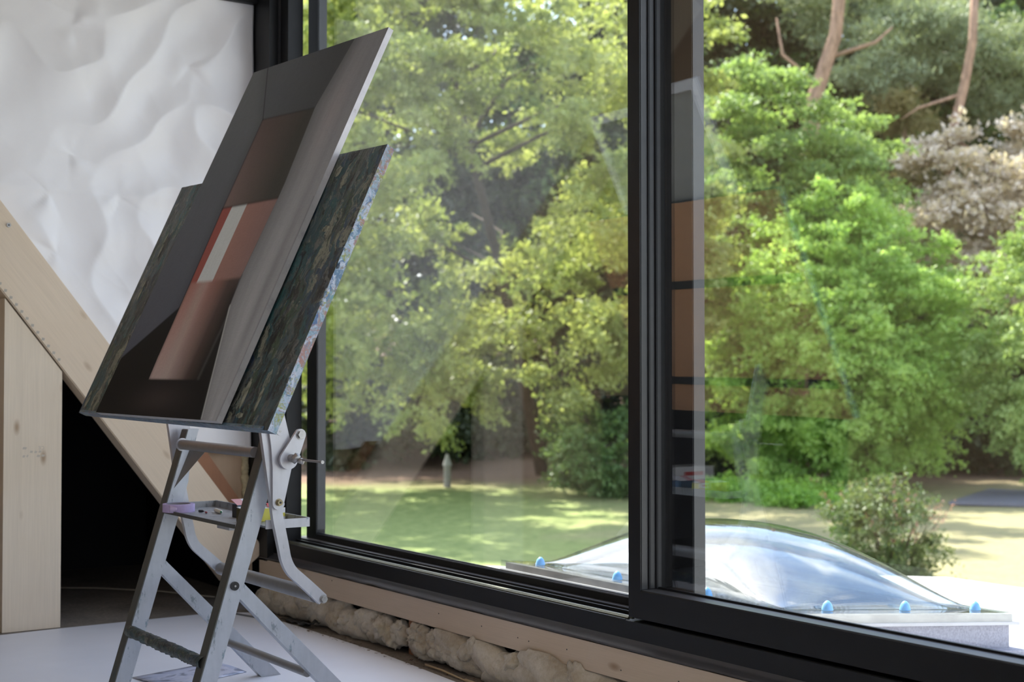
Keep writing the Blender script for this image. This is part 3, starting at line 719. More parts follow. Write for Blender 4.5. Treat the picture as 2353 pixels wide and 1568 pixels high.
# tray
def tray():
    zt, zb = .570, .5645; xf, xb = -.920, -.722; ya, yb = 3.812, 4.374
    outline = [(xf, ya), (-.845, ya), (-.845, 3.748), (xb, 3.748), (xb, 4.425), (-.848, 4.425), (-.848, yb), (xf, yb)]
    bm = bmesh.new(); bprism(bm, outline, zb, zt, 'Z')
    m_tray = steel('smudged_tray', (.34, .34, .34), (.10, .12, .13), .06, .5)
    t = bmput('tray', bm, m_tray, E_)
    def rim(x0, x1, y0, y1, z1, mat=m_tray): box('rim', x0, x1, y0, y1, zb-.001, z1, mat, t, .0012)
    rim(xb, xb+.006, 3.744, 4.43, .590)
    rim(xf-.002, xf+.003, ya, yb, .5745, m_legd)
    rim(-.853, xb+.006, 3.7425, 3.748, .589, m_steel)
    rim(-.853, xb+.006, 4.425, 4.431, .589)
tray()

# drawing board and canvas are built in their own plane: local x = width (towards the camera side), y = up the slope, z = out of the face
def frame_axes(a, t, r):
    wv = Vector((math.sin(a)*math.cos(r), -math.cos(a)*math.cos(r), math.sin(r))); h = Vector((math.cos(a), math.sin(a), 0))
    u = Vector((0, 0, 1))*math.cos(t)+h*math.sin(t); u = (u-wv*u.dot(wv)).normalized(); n_ = wv.cross(u)
    return wv, u, n_
bw, bu, bnrm = frame_axes(.0589, .4303, -.0143)
BO = Vector((-1.0917, 4.6931, .8781)); BWD, BHT, BTH = 1.3139, .8515, .027
def plane_obj(name, O, axes, me, mats, parent):
    wv, u, n_ = axes; M_ = Matrix(((wv.x, u.x, n_.x, O.x), (wv.y, u.y, n_.y, O.y), (wv.z, u.z, n_.z, O.z), (0, 0, 0, 1)))
    for m_ in mats: me.materials.append(m_)
    o = bpy.data.objects.new(name, me); COL.objects.link(o)
    if parent: o.parent = parent; o.matrix_local = Matrix.Translation(-wloc(parent)) @ M_
    else: o.matrix_world = M_
    return o
def board():
    nx, ny = 330, 214; xs = np.linspace(0, BWD, nx); ys = np.linspace(0, BHT, ny); V = []; 
    for j in range(ny):
        for i in range(nx):
            x, y = xs[i], ys[j]; inside = (.145 < x < .95)
            e = min(x, BWD-x, y, BHT-y)
            h = 0 if inside else (.0016*noise.noise(Vector((x*28, y*9, 1)))+.0014*abs(noise.noise(Vector((x*70, y*24, 5)))))
            h = h*min(1, e/.004) if e < .004 else h
            ex = ey = 0
            if i == nx-1: ex = .002*abs(noise.noise(Vector((y*30, 2, 2))))+(.006*max(0, noise.noise(Vector((y*11, 7, 2)))) if y > .3 else 0)
            if j == ny-1: ey = .004*max(0, noise.noise(Vector((x*20, 2, 2))))
            V.append((x+ex, y+ey, h))
    F = [(j*nx+i, j*nx+i+1, (j+1)*nx+i+1, (j+1)*nx+i) for j in range(ny-1) for i in range(nx-1)]; mi = [0]*len(F)
    # edges and back
    def side(idx, mat, rev):
        base = len(V); n = len(idx); L = 6
        for k in range(1, L+1):
            for q, i0 in enumerate(idx):
                x, y, z = V[i0]; d = k/L; bump = .0012*noise.noise(Vector((x*60, y*60, k*1.7))) if k < L else 0
                V.append((x+(bump if rev in 'rl' else 0), y+(bump if rev in 'tb' else 0), -BTH*d))
        prev = list(idx)
        for k in range(L):
            cur = [base+k*n+q for q in range(n)]
            for q in range(n-1):
                f = (prev[q], cur[q], cur[q+1], prev[q+1]); F.append(f if rev in 'br' else f[::-1]); mi.append(mat)
            prev = cur
        return prev
    side([i for i in range(nx)], 2, 'b')
    side([(j*nx+nx-1) for j in range(ny)], 1, 'r')
    side([((ny-1)*nx+i) for i in range(nx)], 0, 't')
    side([(j*nx) for j in range(ny)], 0, 'l')
    b0 = len(V); V.extend([(0, 0, -BTH), (BWD, 0, -BTH), (BWD, BHT, -BTH), (0, BHT, -BTH)]); F.append((b0+3, b0+2, b0+1, b0)); mi.append(3)
    me = bpy.data.meshes.new('drawing_board'); me.from_pydata(V, [], F); me.polygons.foreach_set('material_index', mi); me.polygons.foreach_set('use_smooth', [True]*len(F)); me.set_sharp_from_angle(angle=math.radians(60)); me.update()
    o = plane_obj('drawing_board', BO, (bw, bu, bnrm), me, [m_crust, m_edge, m_edge2, wood('brown_board_back', (.50, .27, .15), knots=False, axis=0)], E_)
    o['label'] = 'tilted board crusted with dark oil paint and pale blue edge'
    return o
bo = board()
for y_ in (.12, .52):
    bm = bmesh.new(); bbox(bm, .02, BWD-.02, y_, y_+.03, -BTH-.008, -BTH-.0002); me = bpy.data.meshes.new('back_batten'); bmesh.ops.recalc_face_normals(bm, faces=bm.faces); bm.to_mesh(me); bm.free(); me.materials.append(m_frame2)
    bb = bpy.data.objects.new('back_batten', me); COL.objects.link(bb); bb.parent = bo
# ledge ridge of dried paint that holds the canvas
V = []; n = 160
for i in range(n):
    x = .02+(BWD-.045)*i/(n-1)
    h = .008+.004*noise.noise(Vector((x*30, 1, 1)))+.003*abs(noise.noise(Vector((x*90, 1, 1))))
    V += [(x, .0, .001), (x, .0005, h), (x, .006+.002*noise.noise(Vector((x*40, 8, 1))), h*.8), (x, .011, .001)]
F = [(i*4+k, i*4+(k+1) % 4, (i+1)*4+(k+1) % 4, (i+1)*4+k) for i in range(n-1) for k in range(4)]+[(0, 1, 2, 3)[::-1], tuple((n-1)*4+k for k in range(4))]
me = bpy.data.meshes.new('paint_ledge'); me.from_pydata(V, [], F); me.materials.append(m_edge2)
lo = bpy.data.objects.new('paint_ledge', me); COL.objects.link(lo); lo.parent = bo
# curled lumps of paint hanging on the near edge
for (y, L_, r, mt) in [(.40, .030, .006, m_edge), (.37, .024, .007, m_edge), (.48, .022, .004, m_crust), (.53, .016, .005, m_edge), (.15, .016, .005, m_edge), (.13, .012, .004, m_edge), (.62, .02, .004, m_edge)]:
    bm = bmesh.new(); bmesh.ops.create_icosphere(bm, subdivisions=3, radius=1)
    for v in bm.verts:
        q = v.co*(1+.45*noise.noise(v.co*1.8+Vector((y*40, 1, 2)))); v.co = Vector((q.x*r, q.y*L_*.5, q.z*r*1.1))
    me = bpy.data.meshes.new('paint_lump'); bm.to_mesh(me); bm.free(); me.materials.append(mt); me.polygons.foreach_set('use_smooth', [True]*len(me.polygons))
    dd = bpy.data.objects.new('paint_lump', me); COL.objects.link(dd); dd.parent = bo; dd.location = (BWD-.001, y, -.004)
# pale scraped daubs
mm = Mt('pale_daub'); a_ = mm.noise(mm.coord((60, 14, 60)), 2, 6, .7)
mm.bsdf(mm.ramp(a_, [(.40, (.05, .05, .04)), (.5, (.24, .24, .18)), (.7, (.36, .35, .28))]), .5, 0, mm.bump(a_, .8, .003))
for (cx, cy, rx, ry) in [(1.11, .10, .012, .045), (1.20, .085, .009, .035), (.03, .05, .012, .03), (.06, .45, .008, .04), (1.10, .79, .016, .018), (.985, .60, .01, .022), (1.17, .60, .02, .01), (1.0, .33, .006, .018), (1.13, .035, .02, .008), (.07, .62, .006, .05)]:
    bm = bmesh.new(); k = 26; c0 = bm.verts.new((0, 0, .0034)); ring = []
    for q in range(k):
        a = 2*PI*q/k; rr = 1+.35*noise.noise(Vector((math.cos(a)*3+cx*9, math.sin(a)*3, 2))); ring.append(bm.verts.new((rx*rr*math.cos(a), ry*rr*math.sin(a), .0008)))
    for q in range(k): bm.faces.new((c0, ring[q], ring[(q+1) % k]))
    me = bpy.data.meshes.new('paint_daub'); bm.to_mesh(me); bm.free(); me.materials.append(mm.m)
    dd = bpy.data.objects.new('paint_daub', me); COL.objects.link(dd); dd.parent = bo; dd.location = (cx, cy, .0006)

def canvas():
    wv, u, n_ = frame_axes(.0666, .4423, -.0075)
    CW, CH, CT = .8382, 1.2715, .0185
    O = Vector((-1.1129, 4.4531, .8843))
    nx, ny = 400, 600; s, t = np.meshgrid(np.linspace(0, 1, nx), np.linspace(0, 1, ny)); s = s.ravel(); t = t.ravel()
    L = lambda c: np.array(lin(c))
    rng = np.random.default_rng(3)
    def side_of(a, b):   # >0 right of the line a->b (upwards)
        return (s-a[0])*(b[1]-a[1])-(t-a[1])*(b[0]-a[0])
    def aa(d, w_=.0016): return np.clip(d/w_*.5+.5, 0, 1)[:, None]
    def xl(pts, tt):     # boundary s as function of t (pts sorted by t)
        P = sorted(pts, key=lambda q: q[1]); return np.interp(tt, [q[1] for q in P], [q[0] for q in P])
    left = xl([(.120, 1.0), (.299, .821), (.304, .56), (.318, .365), (.322, .30), (.330, .158), (.338, .095)], t)
    right = xl([(.778, 1.003), (.703, .813), (.731, .605), (.731, .562), (.714, .349), (.728, .276), (.890, .0)], t)
    g = lambda c0, c1, k: c0*(1-k[:, None])+c1*k[:, None]
    col = np.zeros((len(s), 3))
    # left wall
    base = g(L((84, 85, 94)), L((102, 103, 104)), np.clip((t-.2)/.7, 0, 1)); col[:] = base
    col *= (1-.22*np.exp(-((s-left)/.05)**2))[:, None]
    # black floor wedge on the left
    d = (t-(.149+(s)*(.274-.149)/.291)); m_ = aa(-d, .004); col = col*(1-m_)+L((20, 20, 21))*m_
    # middle region
    mid = aa(s-left)*aa(right-s, .003)
    ceil = g(L((88, 89, 91)), L((71, 71, 72)), np.clip((s-.3)/.4, 0, 1))
    back = g(L((104, 86, 80)), L((72, 68, 62)), np.clip((s-.33)/.33, 0, 1)); back *= (.82+.5*np.clip((.80-t)/.2, 0, 1)*np.clip((.62-s)/.3, 0, 1))[:, None]
    m_ = aa((t-(.821-(s-.3)*.02)), .002); c_ = ceil*m_+back*(1-m_)
    # lit pink field
    pink = g(L((160, 116, 104)), L((132, 104, 98)), np.clip((s-.45)/.3, 0, 1))
    sl = xl([(.380, .562), (.371, .338), (.412, .095)], t); sr = xl([(.499, .562), (.500, .342), (.512, .095)], t)
    fade = np.clip((.345-t)/.03, 0, 1)
    red = L((150, 80, 71))*np.ones_like(col); white = L((198, 198, 194))*np.ones_like(col)
    up = pink.copy(); up = up*aa(s-sr)+white*(1-aa(s-sr)); up = up*aa(s-sl)+red*(1-aa(s-sl))
    k = np.clip((.345-t)/.25, 0, 1)
    lowp = g(L((164, 114, 103)), L((174, 150, 142)), k)
    wl = np.exp(-((s-(sl+sr)/2)/.05)**2); low = lowp*(1-.55*wl[:, None])+L((168, 152, 142))*.55*wl[:, None]
    dk = np.clip((s-.47)/.17, 0, 1)**.9; low = low*(1-dk[:, None])+L((82, 66, 60))*dk[:, None]
    low = low*(1-.35*np.clip((left+.02-s)/.02, 0, 1))[:, None]
    m_ = aa(.353-t, .005); pf = up*(1-m_)+low*m_
    m_ = aa(.5625-t, .0025); c_ = c_*(1-m_)+pf*m_
    # dark shadow right of the pink field below .33
    ed = xl([(.715, .35), (.715, .2), (.70, .095)], t); m_ = aa(s-ed+.03, .06)*aa(.34-t, .03); c_ = c_*(1-m_)+L((26, 25, 25))*m_
    # thin pale streak
    m_ = (np.exp(-((s-xl([(.745, .26), (.735, .10), (.80, 0)], t))/.010)**2)*.22*(t < .31))[:, None]; c_ = c_*(1-m_)+L((120, 116, 112))*m_
    col = col*(1-mid)+c_*mid
    # black floor at the foot
    m_ = aa(.0945-t, .003)*aa(right-s, .003); fl_ = L((20, 20, 21))+np.exp(-(((s-.5)/.2)**2+((t-.045)/.04)**2))[:, None]*.02*np.array((1.3, .9, .85)); col = col*(1-m_)+fl_*m_
    # dark seams
    seam = lambda a, b, wd, amt: None
    def line(a, b, wd, c, amt):
        nonlocal col
        A, B = np.array(a), np.array(b); ab = B-A; q = np.clip(((s-A[0])*ab[0]+(t-A[1])*1.5*ab[1]*1.5)/(ab[0]**2+(1.5*ab[1])**2), 0, 1)
        dd_ = np.hypot(s-(A[0]+q*ab[0]), (t-(A[1]+q*ab[1]))*1.5); m__ = (np.exp(-(dd_/wd)**2)*amt)[:, None]; col = col*(1-m__)+np.array(c)*m__
    line((.120, 1.0), (.299, .821), .0032, (.01, .01, .01), .75)
    line((.299, .820), (.304, .56), .006, (.012, .011, .01), .55); line((.304, .56), (.328, .16), .005, (.008, .008, .007), .7)
    line((.299, .821), (.703, .813), .005, (.02, .018, .016), .45); line((.304, .5625), (.73, .5625), .006, (.03, .018, .014), .55)
    # right wall
    rm = aa(s-right, .004); q = np.clip((s-right)/(1-right+1e-6), 0, 1)
    rw = g(L((126, 123, 124)), L((152, 149, 148)), np.clip((1-t)/.8, 0, 1)); rw *= (.60+.40*np.clip(q/.35, 0, 1)**.8+.10*np.exp(-((q-.6)/.12)**2))[:, None]
    st_ = (.035*np.sin(q*13+t*3)+.015*np.sin(q*37+2)+.008*np.sin(q*83)); rw *= (1+st_)[:, None]
    rw *= (1-.22*np.exp(-(((s-.93)/.03)**2+((t-.25)/.3)**2)))[:, None]
    rw += (np.exp(-((q-.5)/.2)**2)*np.exp(-((t-.78)/.12)**2))[:, None]*np.array((.03, .010, .005))
    col = col*(1-rm)+rw*rm
    line((.728, .282), (.888, .004), .004, L((176, 174, 168)), .8); line((.717, .36), (.725, .28), .004, (.02, .02, .02), .5)
    rw_e = (np.exp(-((s-.997)/.006)**2)*.35*(t < .55))[:, None]; col = col*(1-rw_e)+L((84, 78, 88))*rw_e
    # brush grain
    gr = rng.normal(0, 1, (ny//3+2, nx+8)); k_ = np.ones(7)/7
    gr = np.apply_along_axis(lambda r_: np.convolve(r_, np.ones(3)/3, 'same'), 0, gr)
    gi = np.repeat(gr, 3, 0)[:ny, :nx].ravel(); col *= (1+.035*gi)[:, None]
    hz_ = rng.normal(0, 1, (ny, nx//6+2)); hz_ = np.repeat(hz_, 6, 1)[:, :nx].ravel(); col *= (1+.015*hz_)[:, None]
    col = np.clip(col*CANVAS_GAIN*np.array((.96, 1.0, 1.06)), 0, 1)
    V = [(a*CW, b*CH, 0) for a, b in zip(s, t)]
    F = [(j*nx+i, j*nx+i+1, (j+1)*nx+i+1, (j+1)*nx+i) for j in range(ny-1) for i in range(nx-1)]
    me = bpy.data.meshes.new('painted_face'); me.from_pydata(V, [], F); me.update()
    ca = me.color_attributes.new('paint', 'FLOAT_COLOR', 'POINT'); ca.data.foreach_set('color', np.hstack([col, np.ones((len(col), 1))]).astype(np.float32).ravel())
    m = Mt('painted_canvas'); at = m.n('Attribute'); at.attribute_name = 'paint'; gnz = m.noise(m.coord((1, 1, 1)), 240, 3)
    mat = m.bsdf(at.outputs['Color'], .6, 0, m.bump(gnz, .12, .001), .14)
    root = thing('canvas_painting', 'tall grey painting with pink panel and white stripe leaning on the crusted board', 'painting', tuple(O))
    pf_ = plane_obj('painted_face', O, (wv, u, n_), me, [mat], root)
    bm = bmesh.new(); o_ = [(0, 0), (CW, 0), (CW, CH), (0, CH)]; q_ = .036; i_ = [(q_, q_), (CW-q_, q_), (CW-q_, CH-q_), (q_, CH-q_)]
    A_, B_, C_, D_ = [[bm.verts.new((x, y, z)) for x, y in pp] for pp, z in ((o_, -.0004), (o_, -CT), (i_, -CT), (i_, -.0004))]
    for k in range(4):
        n2 = (k+1) % 4
        for P_, Q_ in ((A_, B_), (B_, C_), (C_, D_), (D_, A_)): bm.faces.new((P_[k], P_[n2], Q_[n2], Q_[k]))
    me2 = bpy.data.meshes.new('stretcher'); bmesh.ops.recalc_face_normals(bm, faces=bm.faces); bm.to_mesh(me2); bm.free()
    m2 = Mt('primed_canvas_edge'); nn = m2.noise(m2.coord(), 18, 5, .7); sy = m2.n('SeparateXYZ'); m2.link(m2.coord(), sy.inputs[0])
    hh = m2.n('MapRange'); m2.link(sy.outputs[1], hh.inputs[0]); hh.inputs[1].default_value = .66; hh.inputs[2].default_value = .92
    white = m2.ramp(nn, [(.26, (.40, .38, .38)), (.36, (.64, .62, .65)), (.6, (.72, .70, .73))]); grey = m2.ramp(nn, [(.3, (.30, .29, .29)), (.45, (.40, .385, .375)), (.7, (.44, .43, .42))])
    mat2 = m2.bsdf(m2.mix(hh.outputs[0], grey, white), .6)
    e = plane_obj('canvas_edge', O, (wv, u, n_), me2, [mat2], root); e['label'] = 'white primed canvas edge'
    bm = bmesh.new(); bbox(bm, q_-.004, CW-q_+.004, q_-.004, CH-q_+.004, -.004, -.0015); me3 = bpy.data.meshes.new('back'); bmesh.ops.recalc_face_normals(bm, faces=bm.faces); bm.to_mesh(me3); bm.free()
    plane_obj('canvas_back', O, (wv, u, n_), me3, [plain('raw_grey_canvas', (.34, .33, .31), .8)], root)
CANVAS_GAIN = 1.3
canvas()

# ------------------------------------------------------------------ small things in the tray
TZ = .5705
def tape():
    r, h = .0500, .025; c = (-.890, 4.318)
    t = thing('tape_roll', 'lilac masking tape roll at the far end of the easel tray', 'tape', (*c, TZ))
    n = 56; prof = [(r, 0), (r, h), (r-.004, h), (.038, h), (.038, 0)]; V = []
    for k in range(n):
        a = 2*PI*k/n
        for (q, z) in prof: V.append((c[0]+q*math.cos(a), c[1]+q*math.sin(a), TZ+z))
    F = [(k*5+j, ((k+1) % n)*5+j, ((k+1) % n)*5+(j+1) % 5, k*5+(j+1) % 5) for k in range(n) for j in range(5)]
    bmx = put('tape_winding', V, F, plain('lilac_crepe', (.42, .33, .52), .7, vs=60, bs=.002), t, True); bmx.data.set_sharp_from_angle(angle=.6)
    V = []
    for k in range(n):
        a = 2*PI*k/n
        for (q, z) in [(.0378, -.0002), (.0378, h+.0004), (.0355, h+.0004), (.0355, -.0002)]: V.append((c[0]+q*math.cos(a), c[1]+q*math.sin(a), TZ+z+.0002))
    F = [(k*4+j, ((k+1) % n)*4+j, ((k+1) % n)*4+(j+1) % 4, k*4+(j+1) % 4) for k in range(n) for j in range(4)]
    put('core', V, F, plain('grey_card_core', (.22, .20, .22), .8), t, True).data.set_sharp_from_angle(angle=.6)
    # loose torn tongue of tape facing the room
    V = []; 
    dirv = np.array((-2.56+.890, -4.318)); dirv /= np.linalg.norm(dirv); a0 = math.atan2(dirv[1], dirv[0])-.60
    for i in range(7):
        a = a0+i*.085; q = r+.0008+.006*(i/6)**2
        V.append((c[0]+q*math.cos(a), c[1]+q*math.sin(a), TZ+.0235-.003*i/6-.004*(i/6)**2)); V.append((c[0]+q*math.cos(a), c[1]+q*math.sin(a), TZ+.002+.0065*(i/6)**2))
    F = [(2*i, 2*i+1, 2*i+3, 2*i+2) for i in range(6)]
    o = put('torn_end', V, F, plain('pale_lilac_crepe', (.52, .42, .60), .7), t, True); o.modifiers.new('t', 'SOLIDIFY').thickness = .0006
tape()
def crayon(name, a, b, r, label, col, tipcol):
    t = thing(name, label, 'crayon', ((a[0]+b[0])/2, (a[1]+b[1])/2, TZ))
    A, B = Vector(a), Vector(b); d = (B-A).normalized()
    tube('stick', [A, A+d*.001, B-d*.004, B], [r*.8, r, r, r*.55], plain(name+'_wax', col, .5), t, 14)
    tube('tip', [B-d*.0005, B+d*.003], [r*.6, r*.35], plain(name+'_tip', tipcol, .5), t, 10)
crayon('oil_crayon', (-.800, 4.235, TZ+.0065), (-.812, 4.165, TZ+.0065), .0062, 'stubby cream oil crayon with green tip lying in the easel tray', (.62, .58, .48), (.05, .22, .12))
crayon('crayon_stub', (-.845, 4.262, TZ+.004), (-.838, 4.243, TZ+.004), .0038, 'tiny black crayon stub left of the cream crayon in the tray', (.01, .01, .014), (.02, .02, .02))
crayon('crayon_stub', (-.838, 4.225, TZ+.003), (-.842, 4.205, TZ+.003), .0028, 'tiny red crayon stub in front of the cream crayon in the tray', (.30, .04, .04), (.3, .04, .04))
def carton(name, label, x0, x1, y0, y1, h, side, end, toplabel, low=None, txt=None):
    t = thing(name, label, 'box', ((x0+x1)/2, (y0+y1)/2, TZ))
    V = [(x0, y0, TZ), (x1, y0, TZ), (x1, y1, TZ), (x0, y1, TZ), (x0, y0, TZ+h), (x1, y0, TZ+h), (x1, y1, TZ+h), (x0, y1, TZ+h)]
    put('carton', V, [(0, 3, 2, 1), (0, 1, 5, 4), (1, 2, 6, 5), (2, 3, 7, 6), (3, 0, 4, 7)], None, t, mats=[side, end], midx=[0, 0, 0, 0, 1])
    return t
m_white = plain('white_card', (.80, .80, .80), .5); m_redc = plain('red_card', (.62, .06, .06), .5); m_yel = plain('yellow_card', (.72, .64, .10), .5)
m_blue = plain('blue_card', (.09, .16, .25), .5); m_pinkc = plain('pink_card', (.72, .36, .36), .5); m_dk = plain('dark_olive_card', (.06, .05, .012), .6); m_nv = plain('near_black_card', (.02, .022, .026), .6)
bA = carton('crayon_box', 'blue crayon box with open red and white lid in the tray', -.820, -.750, 4.020, 4.060, .038, m_blue, m_nv, None)
def lid(t, x0, x1, y0, y1, z, dz, split):
    for (a, b, mt) in ((x0, x0+(x1-x0)*split, m_pinkc), (x0+(x1-x0)*split, x1, m_white)):
        V = []
        for (x, y) in ((a, y0), (b, y0), (b, y1), (a, y1)):
            f = (y-y0)/(y1-y0); V.append((x, y, z+dz*f)); 
        V += [(q[0], q[1], q[2]+.0012) for q in V]
        put('lid', V, [(0, 3, 2, 1), (4, 5, 6, 7), (0, 1, 5, 4), (1, 2, 6, 5), (2, 3, 7, 6), (3, 0, 4, 7)], mt, t)
lid(bA, -.822, -.748, 4.018, 4.065, TZ+.0385, .014, .4)
bB = carton('crayon_box', 'yellow and white crayon box behind the easel leg in the tray', -.866, -.728, 3.884, 3.922, .038, m_yel, m_dk, None)
lid(bB, -.866, -.736, 3.884, 3.922, TZ+.0382, .004, .0)
put('red_flap', [(-.782, 3.886, TZ+.041), (-.734, 3.884, TZ+.0395), (-.736, 3.921, TZ+.050), (-.772, 3.921, TZ+.049), (-.782, 3.886, TZ+.042), (-.734, 3.884, TZ+.0405), (-.736, 3.921, TZ+.051), (-.772, 3.921, TZ+.050)],
    [(0, 3, 2, 1), (4, 5, 6, 7), (0, 1, 5, 4), (1, 2, 6, 5), (2, 3, 7, 6), (3, 0, 4, 7)], m_redc, bB)
prism('white_panel', [(-.776, TZ+.0175), (-.7275, TZ+.0235), (-.7275, TZ+.038), (-.776, TZ+.038)], 3.8828, 3.8838, 'Y', m_white, bB)
prism('white_panel', [(-.776, TZ+.001), (-.7275, TZ+.001), (-.7275, TZ+.012), (-.776, TZ+.004)], 3.8828, 3.8838, 'Y', m_white, bB)
m_or = plain('orange_print', (.62, .20, .08), .5)
prism('orange_print', [(-.764, TZ+.026), (-.744, TZ+.028), (-.741, TZ+.034), (-.764, TZ+.033)], 3.8818, 3.8827, 'Y', m_or, bB)

# ------------------------------------------------------------------ further things in the room, seen mirrored in the panes
SH = thing('reflection_shelf', 'low dark shelf added to carry the carton and mirror dark in the right pane', 'shelf', (-2.35, 5.45, 0))
m_shd = plain('dark_shelf', (.03, .03, .035), .6)
box('side_panel', -3.0, -2.97, 5.25, 5.68, 0, .9, m_shd, SH); box('side_panel', -1.58, -1.55, 5.25, 5.68, 0, .9, m_shd, SH); box('back_panel', -2.97, -1.58, 5.66, 5.68, .0, .87, m_shd, SH)  # added unseen shelf; its dark back keeps the mirrored area dark
for z in (.12, .42, .87): box('shelf_board', -2.97, -1.58, 5.25, 5.66, z, z+.03, m_shd, SH)
WB = thing('white_carton', 'small white carton with blue stripe and red print on the lower shelf', 'box', (-1.9, 5.35, .451))
box('carton', -2.06, -1.80, 5.27, 5.42, .451, .555, m_white, WB); box('stripe', -2.061, -1.799, 5.268, 5.27, .48, .492, plain('blue_stripe', (.05, .16, .35), .5), WB)
prism('red_print', [(-1.99, .512), (-1.87, .512), (-1.87, .530), (-1.99, .530)], 5.2675, 5.2695, 'Y', m_redc, WB)
# ------------------------------------------------------------------ flat roof and skylight outside
sl = .09
def rz(x, z0): return z0-sl*(x-.6)
def slab(name, poly, z0, th, mat, parent=None):
    V = [(x, y, rz(x, z0)) for x, y in poly]+[(x, y, rz(x, z0)-th) for x, y in poly]; n = len(poly)
    bm = bmesh.new(); vs = [bm.verts.new(v) for v in V]; bm.faces.new(vs[:n]); bm.faces.new(vs[n:][::-1])
    for i in range(n): bm.faces.new((vs[i], vs[n+i], vs[n+(i+1) % n], vs[(i+1) % n]))
    return bmput(name, bm, mat, parent, bevel=.004)
st(slab('roof_flat', [(.26, -3.0), (4.6, -3.0), (4.6, 5.75), (.26, 6.0)], .12, .25, m_roof))
st(box('wall_extension', .26, 4.4, -2.8, 5.6, -2.6, -.50, m_plaster))
SK = thing('dome_skylight', 'clear acrylic dome skylight with blue screw caps on the white flat roof', 'skylight', (1.06, 3.85, .12))
kx0, kx1, ky0, ky1 = .545, 1.65, 3.10, 4.60
def ring(bm, o, i_, z0, z1):
    """rectangular ring on the tilted plane between outer and inner insets"""
    def q(d, z): return [bm.verts.new((x, y, rz(x, z))) for x, y in ((kx0+d, ky0+d), (kx1-d, ky0+d), (kx1-d, ky1-d), (kx0+d, ky1-d))]
    a, b, c, d = q(o, z0), q(o, z1), q(i_, z1), q(i_, z0)
    for k in range(4):
        n = (k+1) % 4
        bm.faces.new((a[k], a[n], b[n], b[k])); bm.faces.new((b[k], b[n], c[n], c[k])); bm.faces.new((c[k], c[n], d[n], d[k])); bm.faces.new((d[k], d[n], a[n], a[k]))
bm = bmesh.new(); ring(bm, -.05, .12, .122, .155); ring(bm, .01, .12, .155, .235); bmput('curb', bm, m_curb, SK, bevel=.004)
m_flange = Mt('milky_acrylic_flange'); 
fl_m = m_flange.bsdf((.62, .62, .62), .25, 0, None, .6)
m_rim = plain('pale_weathered_plastic', (.32, .29, .28), .4, vs=14, var=.25)
m_white2 = plain('white_plastic_lip', (.42, .42, .44), .4)
bm = bmesh.new(); ring(bm, -.015, .10, .236, .246); bmput('frame_lip', bm, m_white2, SK, bevel=.002)
bm = bmesh.new(); ring(bm, .002, .10, .2462, .270); bmput('frame_rim', bm, m_rim, SK, bevel=.002)
bm = bmesh.new(); ring(bm, -.012, -.009, .240, .278); bmput('clear_skirt', bm, m_acrylic, SK)
bm = bmesh.new(); ring(bm, .0, .11, .270, .276); bmput('flange', bm, m_acrylic, SK)
def dome(inset, h, z0, name):
    nx, ny = 44, 56; V = []
    for j in range(ny):
        for i in range(nx):
            u, v = -1+2*i/(nx-1), -1+2*j/(ny-1)
            x = (kx0+kx1)/2+u*((kx1-kx0)/2-inset); y = (ky0+ky1)/2+v*((ky1-ky0)/2-inset)
            f = ((1-abs(u)**2.3)*(1-abs(v)**2.3))**.80
            V.append((x, y, rz(x, z0)+h*f))
    F = [(j*nx+i, j*nx+i+1, (j+1)*nx+i+1, (j+1)*nx+i) for j in range(ny-1) for i in range(nx-1)]
    o = put(name, V, F, m_acrylic, SK, True); o.modifiers.new('t', 'SOLIDIFY').thickness = .003
dome(.085, .235, .279, 'outer_dome'); dome(.11, .185, .264, 'inner_dome')
m_cap = plain('sky_blue_plastic', (.16, .42, .78), .38)
def cap(x, y):
    z = rz(x, .277); n = 20; prof = [(.0185, 0), (.0185, .003), (.0165, .012), (.0125, .022), (.006, .029), (.0015, .031)]; V = []
    for (r, h) in prof:
        for k in range(n): a = 2*PI*k/n; V.append((x+r*math.cos(a), y+r*math.sin(a), z+h))
    F = [(i*n+k, i*n+(k+1) % n, (i+1)*n+(k+1) % n, (i+1)*n+k) for i in range(len(prof)-1) for k in range(n)]+[tuple(range(n))[::-1], tuple((len(prof)-1)*n+k for k in range(n))]
    put('screw_cap', V, F, m_cap, SK, True)
for (x, y) in [(.60, 4.44), (.60, 3.97), (.60, 3.50), (.81, 3.17), (1.17, 3.165), (1.53, 3.165), (1.60, 3.65), (1.60, 4.50), (1.60, 4.1), (.86, 4.53), (1.2, 4.53)]: cap(x, y)

# ------------------------------------------------------------------ garden
def terrain():
    nx, ny = 150, 150; xs = np.linspace(4.4, 110, nx); ys = np.linspace(-30, 110, ny); V = []
    for y in ys:
        for x in xs:
            d = (x+2.56)*.5635+y*.826; z = -2.6+max(0, d-54)*.10+.06*noise.noise(Vector((x*.15, y*.15, 0)))
            V.append((x, y, z))
    F = [(j*nx+i, j*nx+i+1, (j+1)*nx+i+1, (j+1)*nx+i) for j in range(ny-1) for i in range(nx-1)]
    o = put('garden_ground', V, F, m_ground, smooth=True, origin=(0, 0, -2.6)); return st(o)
terrain()
def quads(C_, A_, B_, fold=.18):
    """leaf blades: rhombi from centre, long half axis A, side half axis B"""
    n = len(C_); N = np.cross(A_, B_); N /= (np.linalg.norm(N, axis=1, keepdims=True)+1e-9); w_ = np.linalg.norm(B_, axis=1, keepdims=True)
    V = np.empty((n, 4, 3)); V[:, 0] = C_-A_; V[:, 1] = C_+B_+N*w_*fold; V[:, 2] = C_+A_; V[:, 3] = C_-B_+N*w_*fold
    return V.reshape(-1, 3)
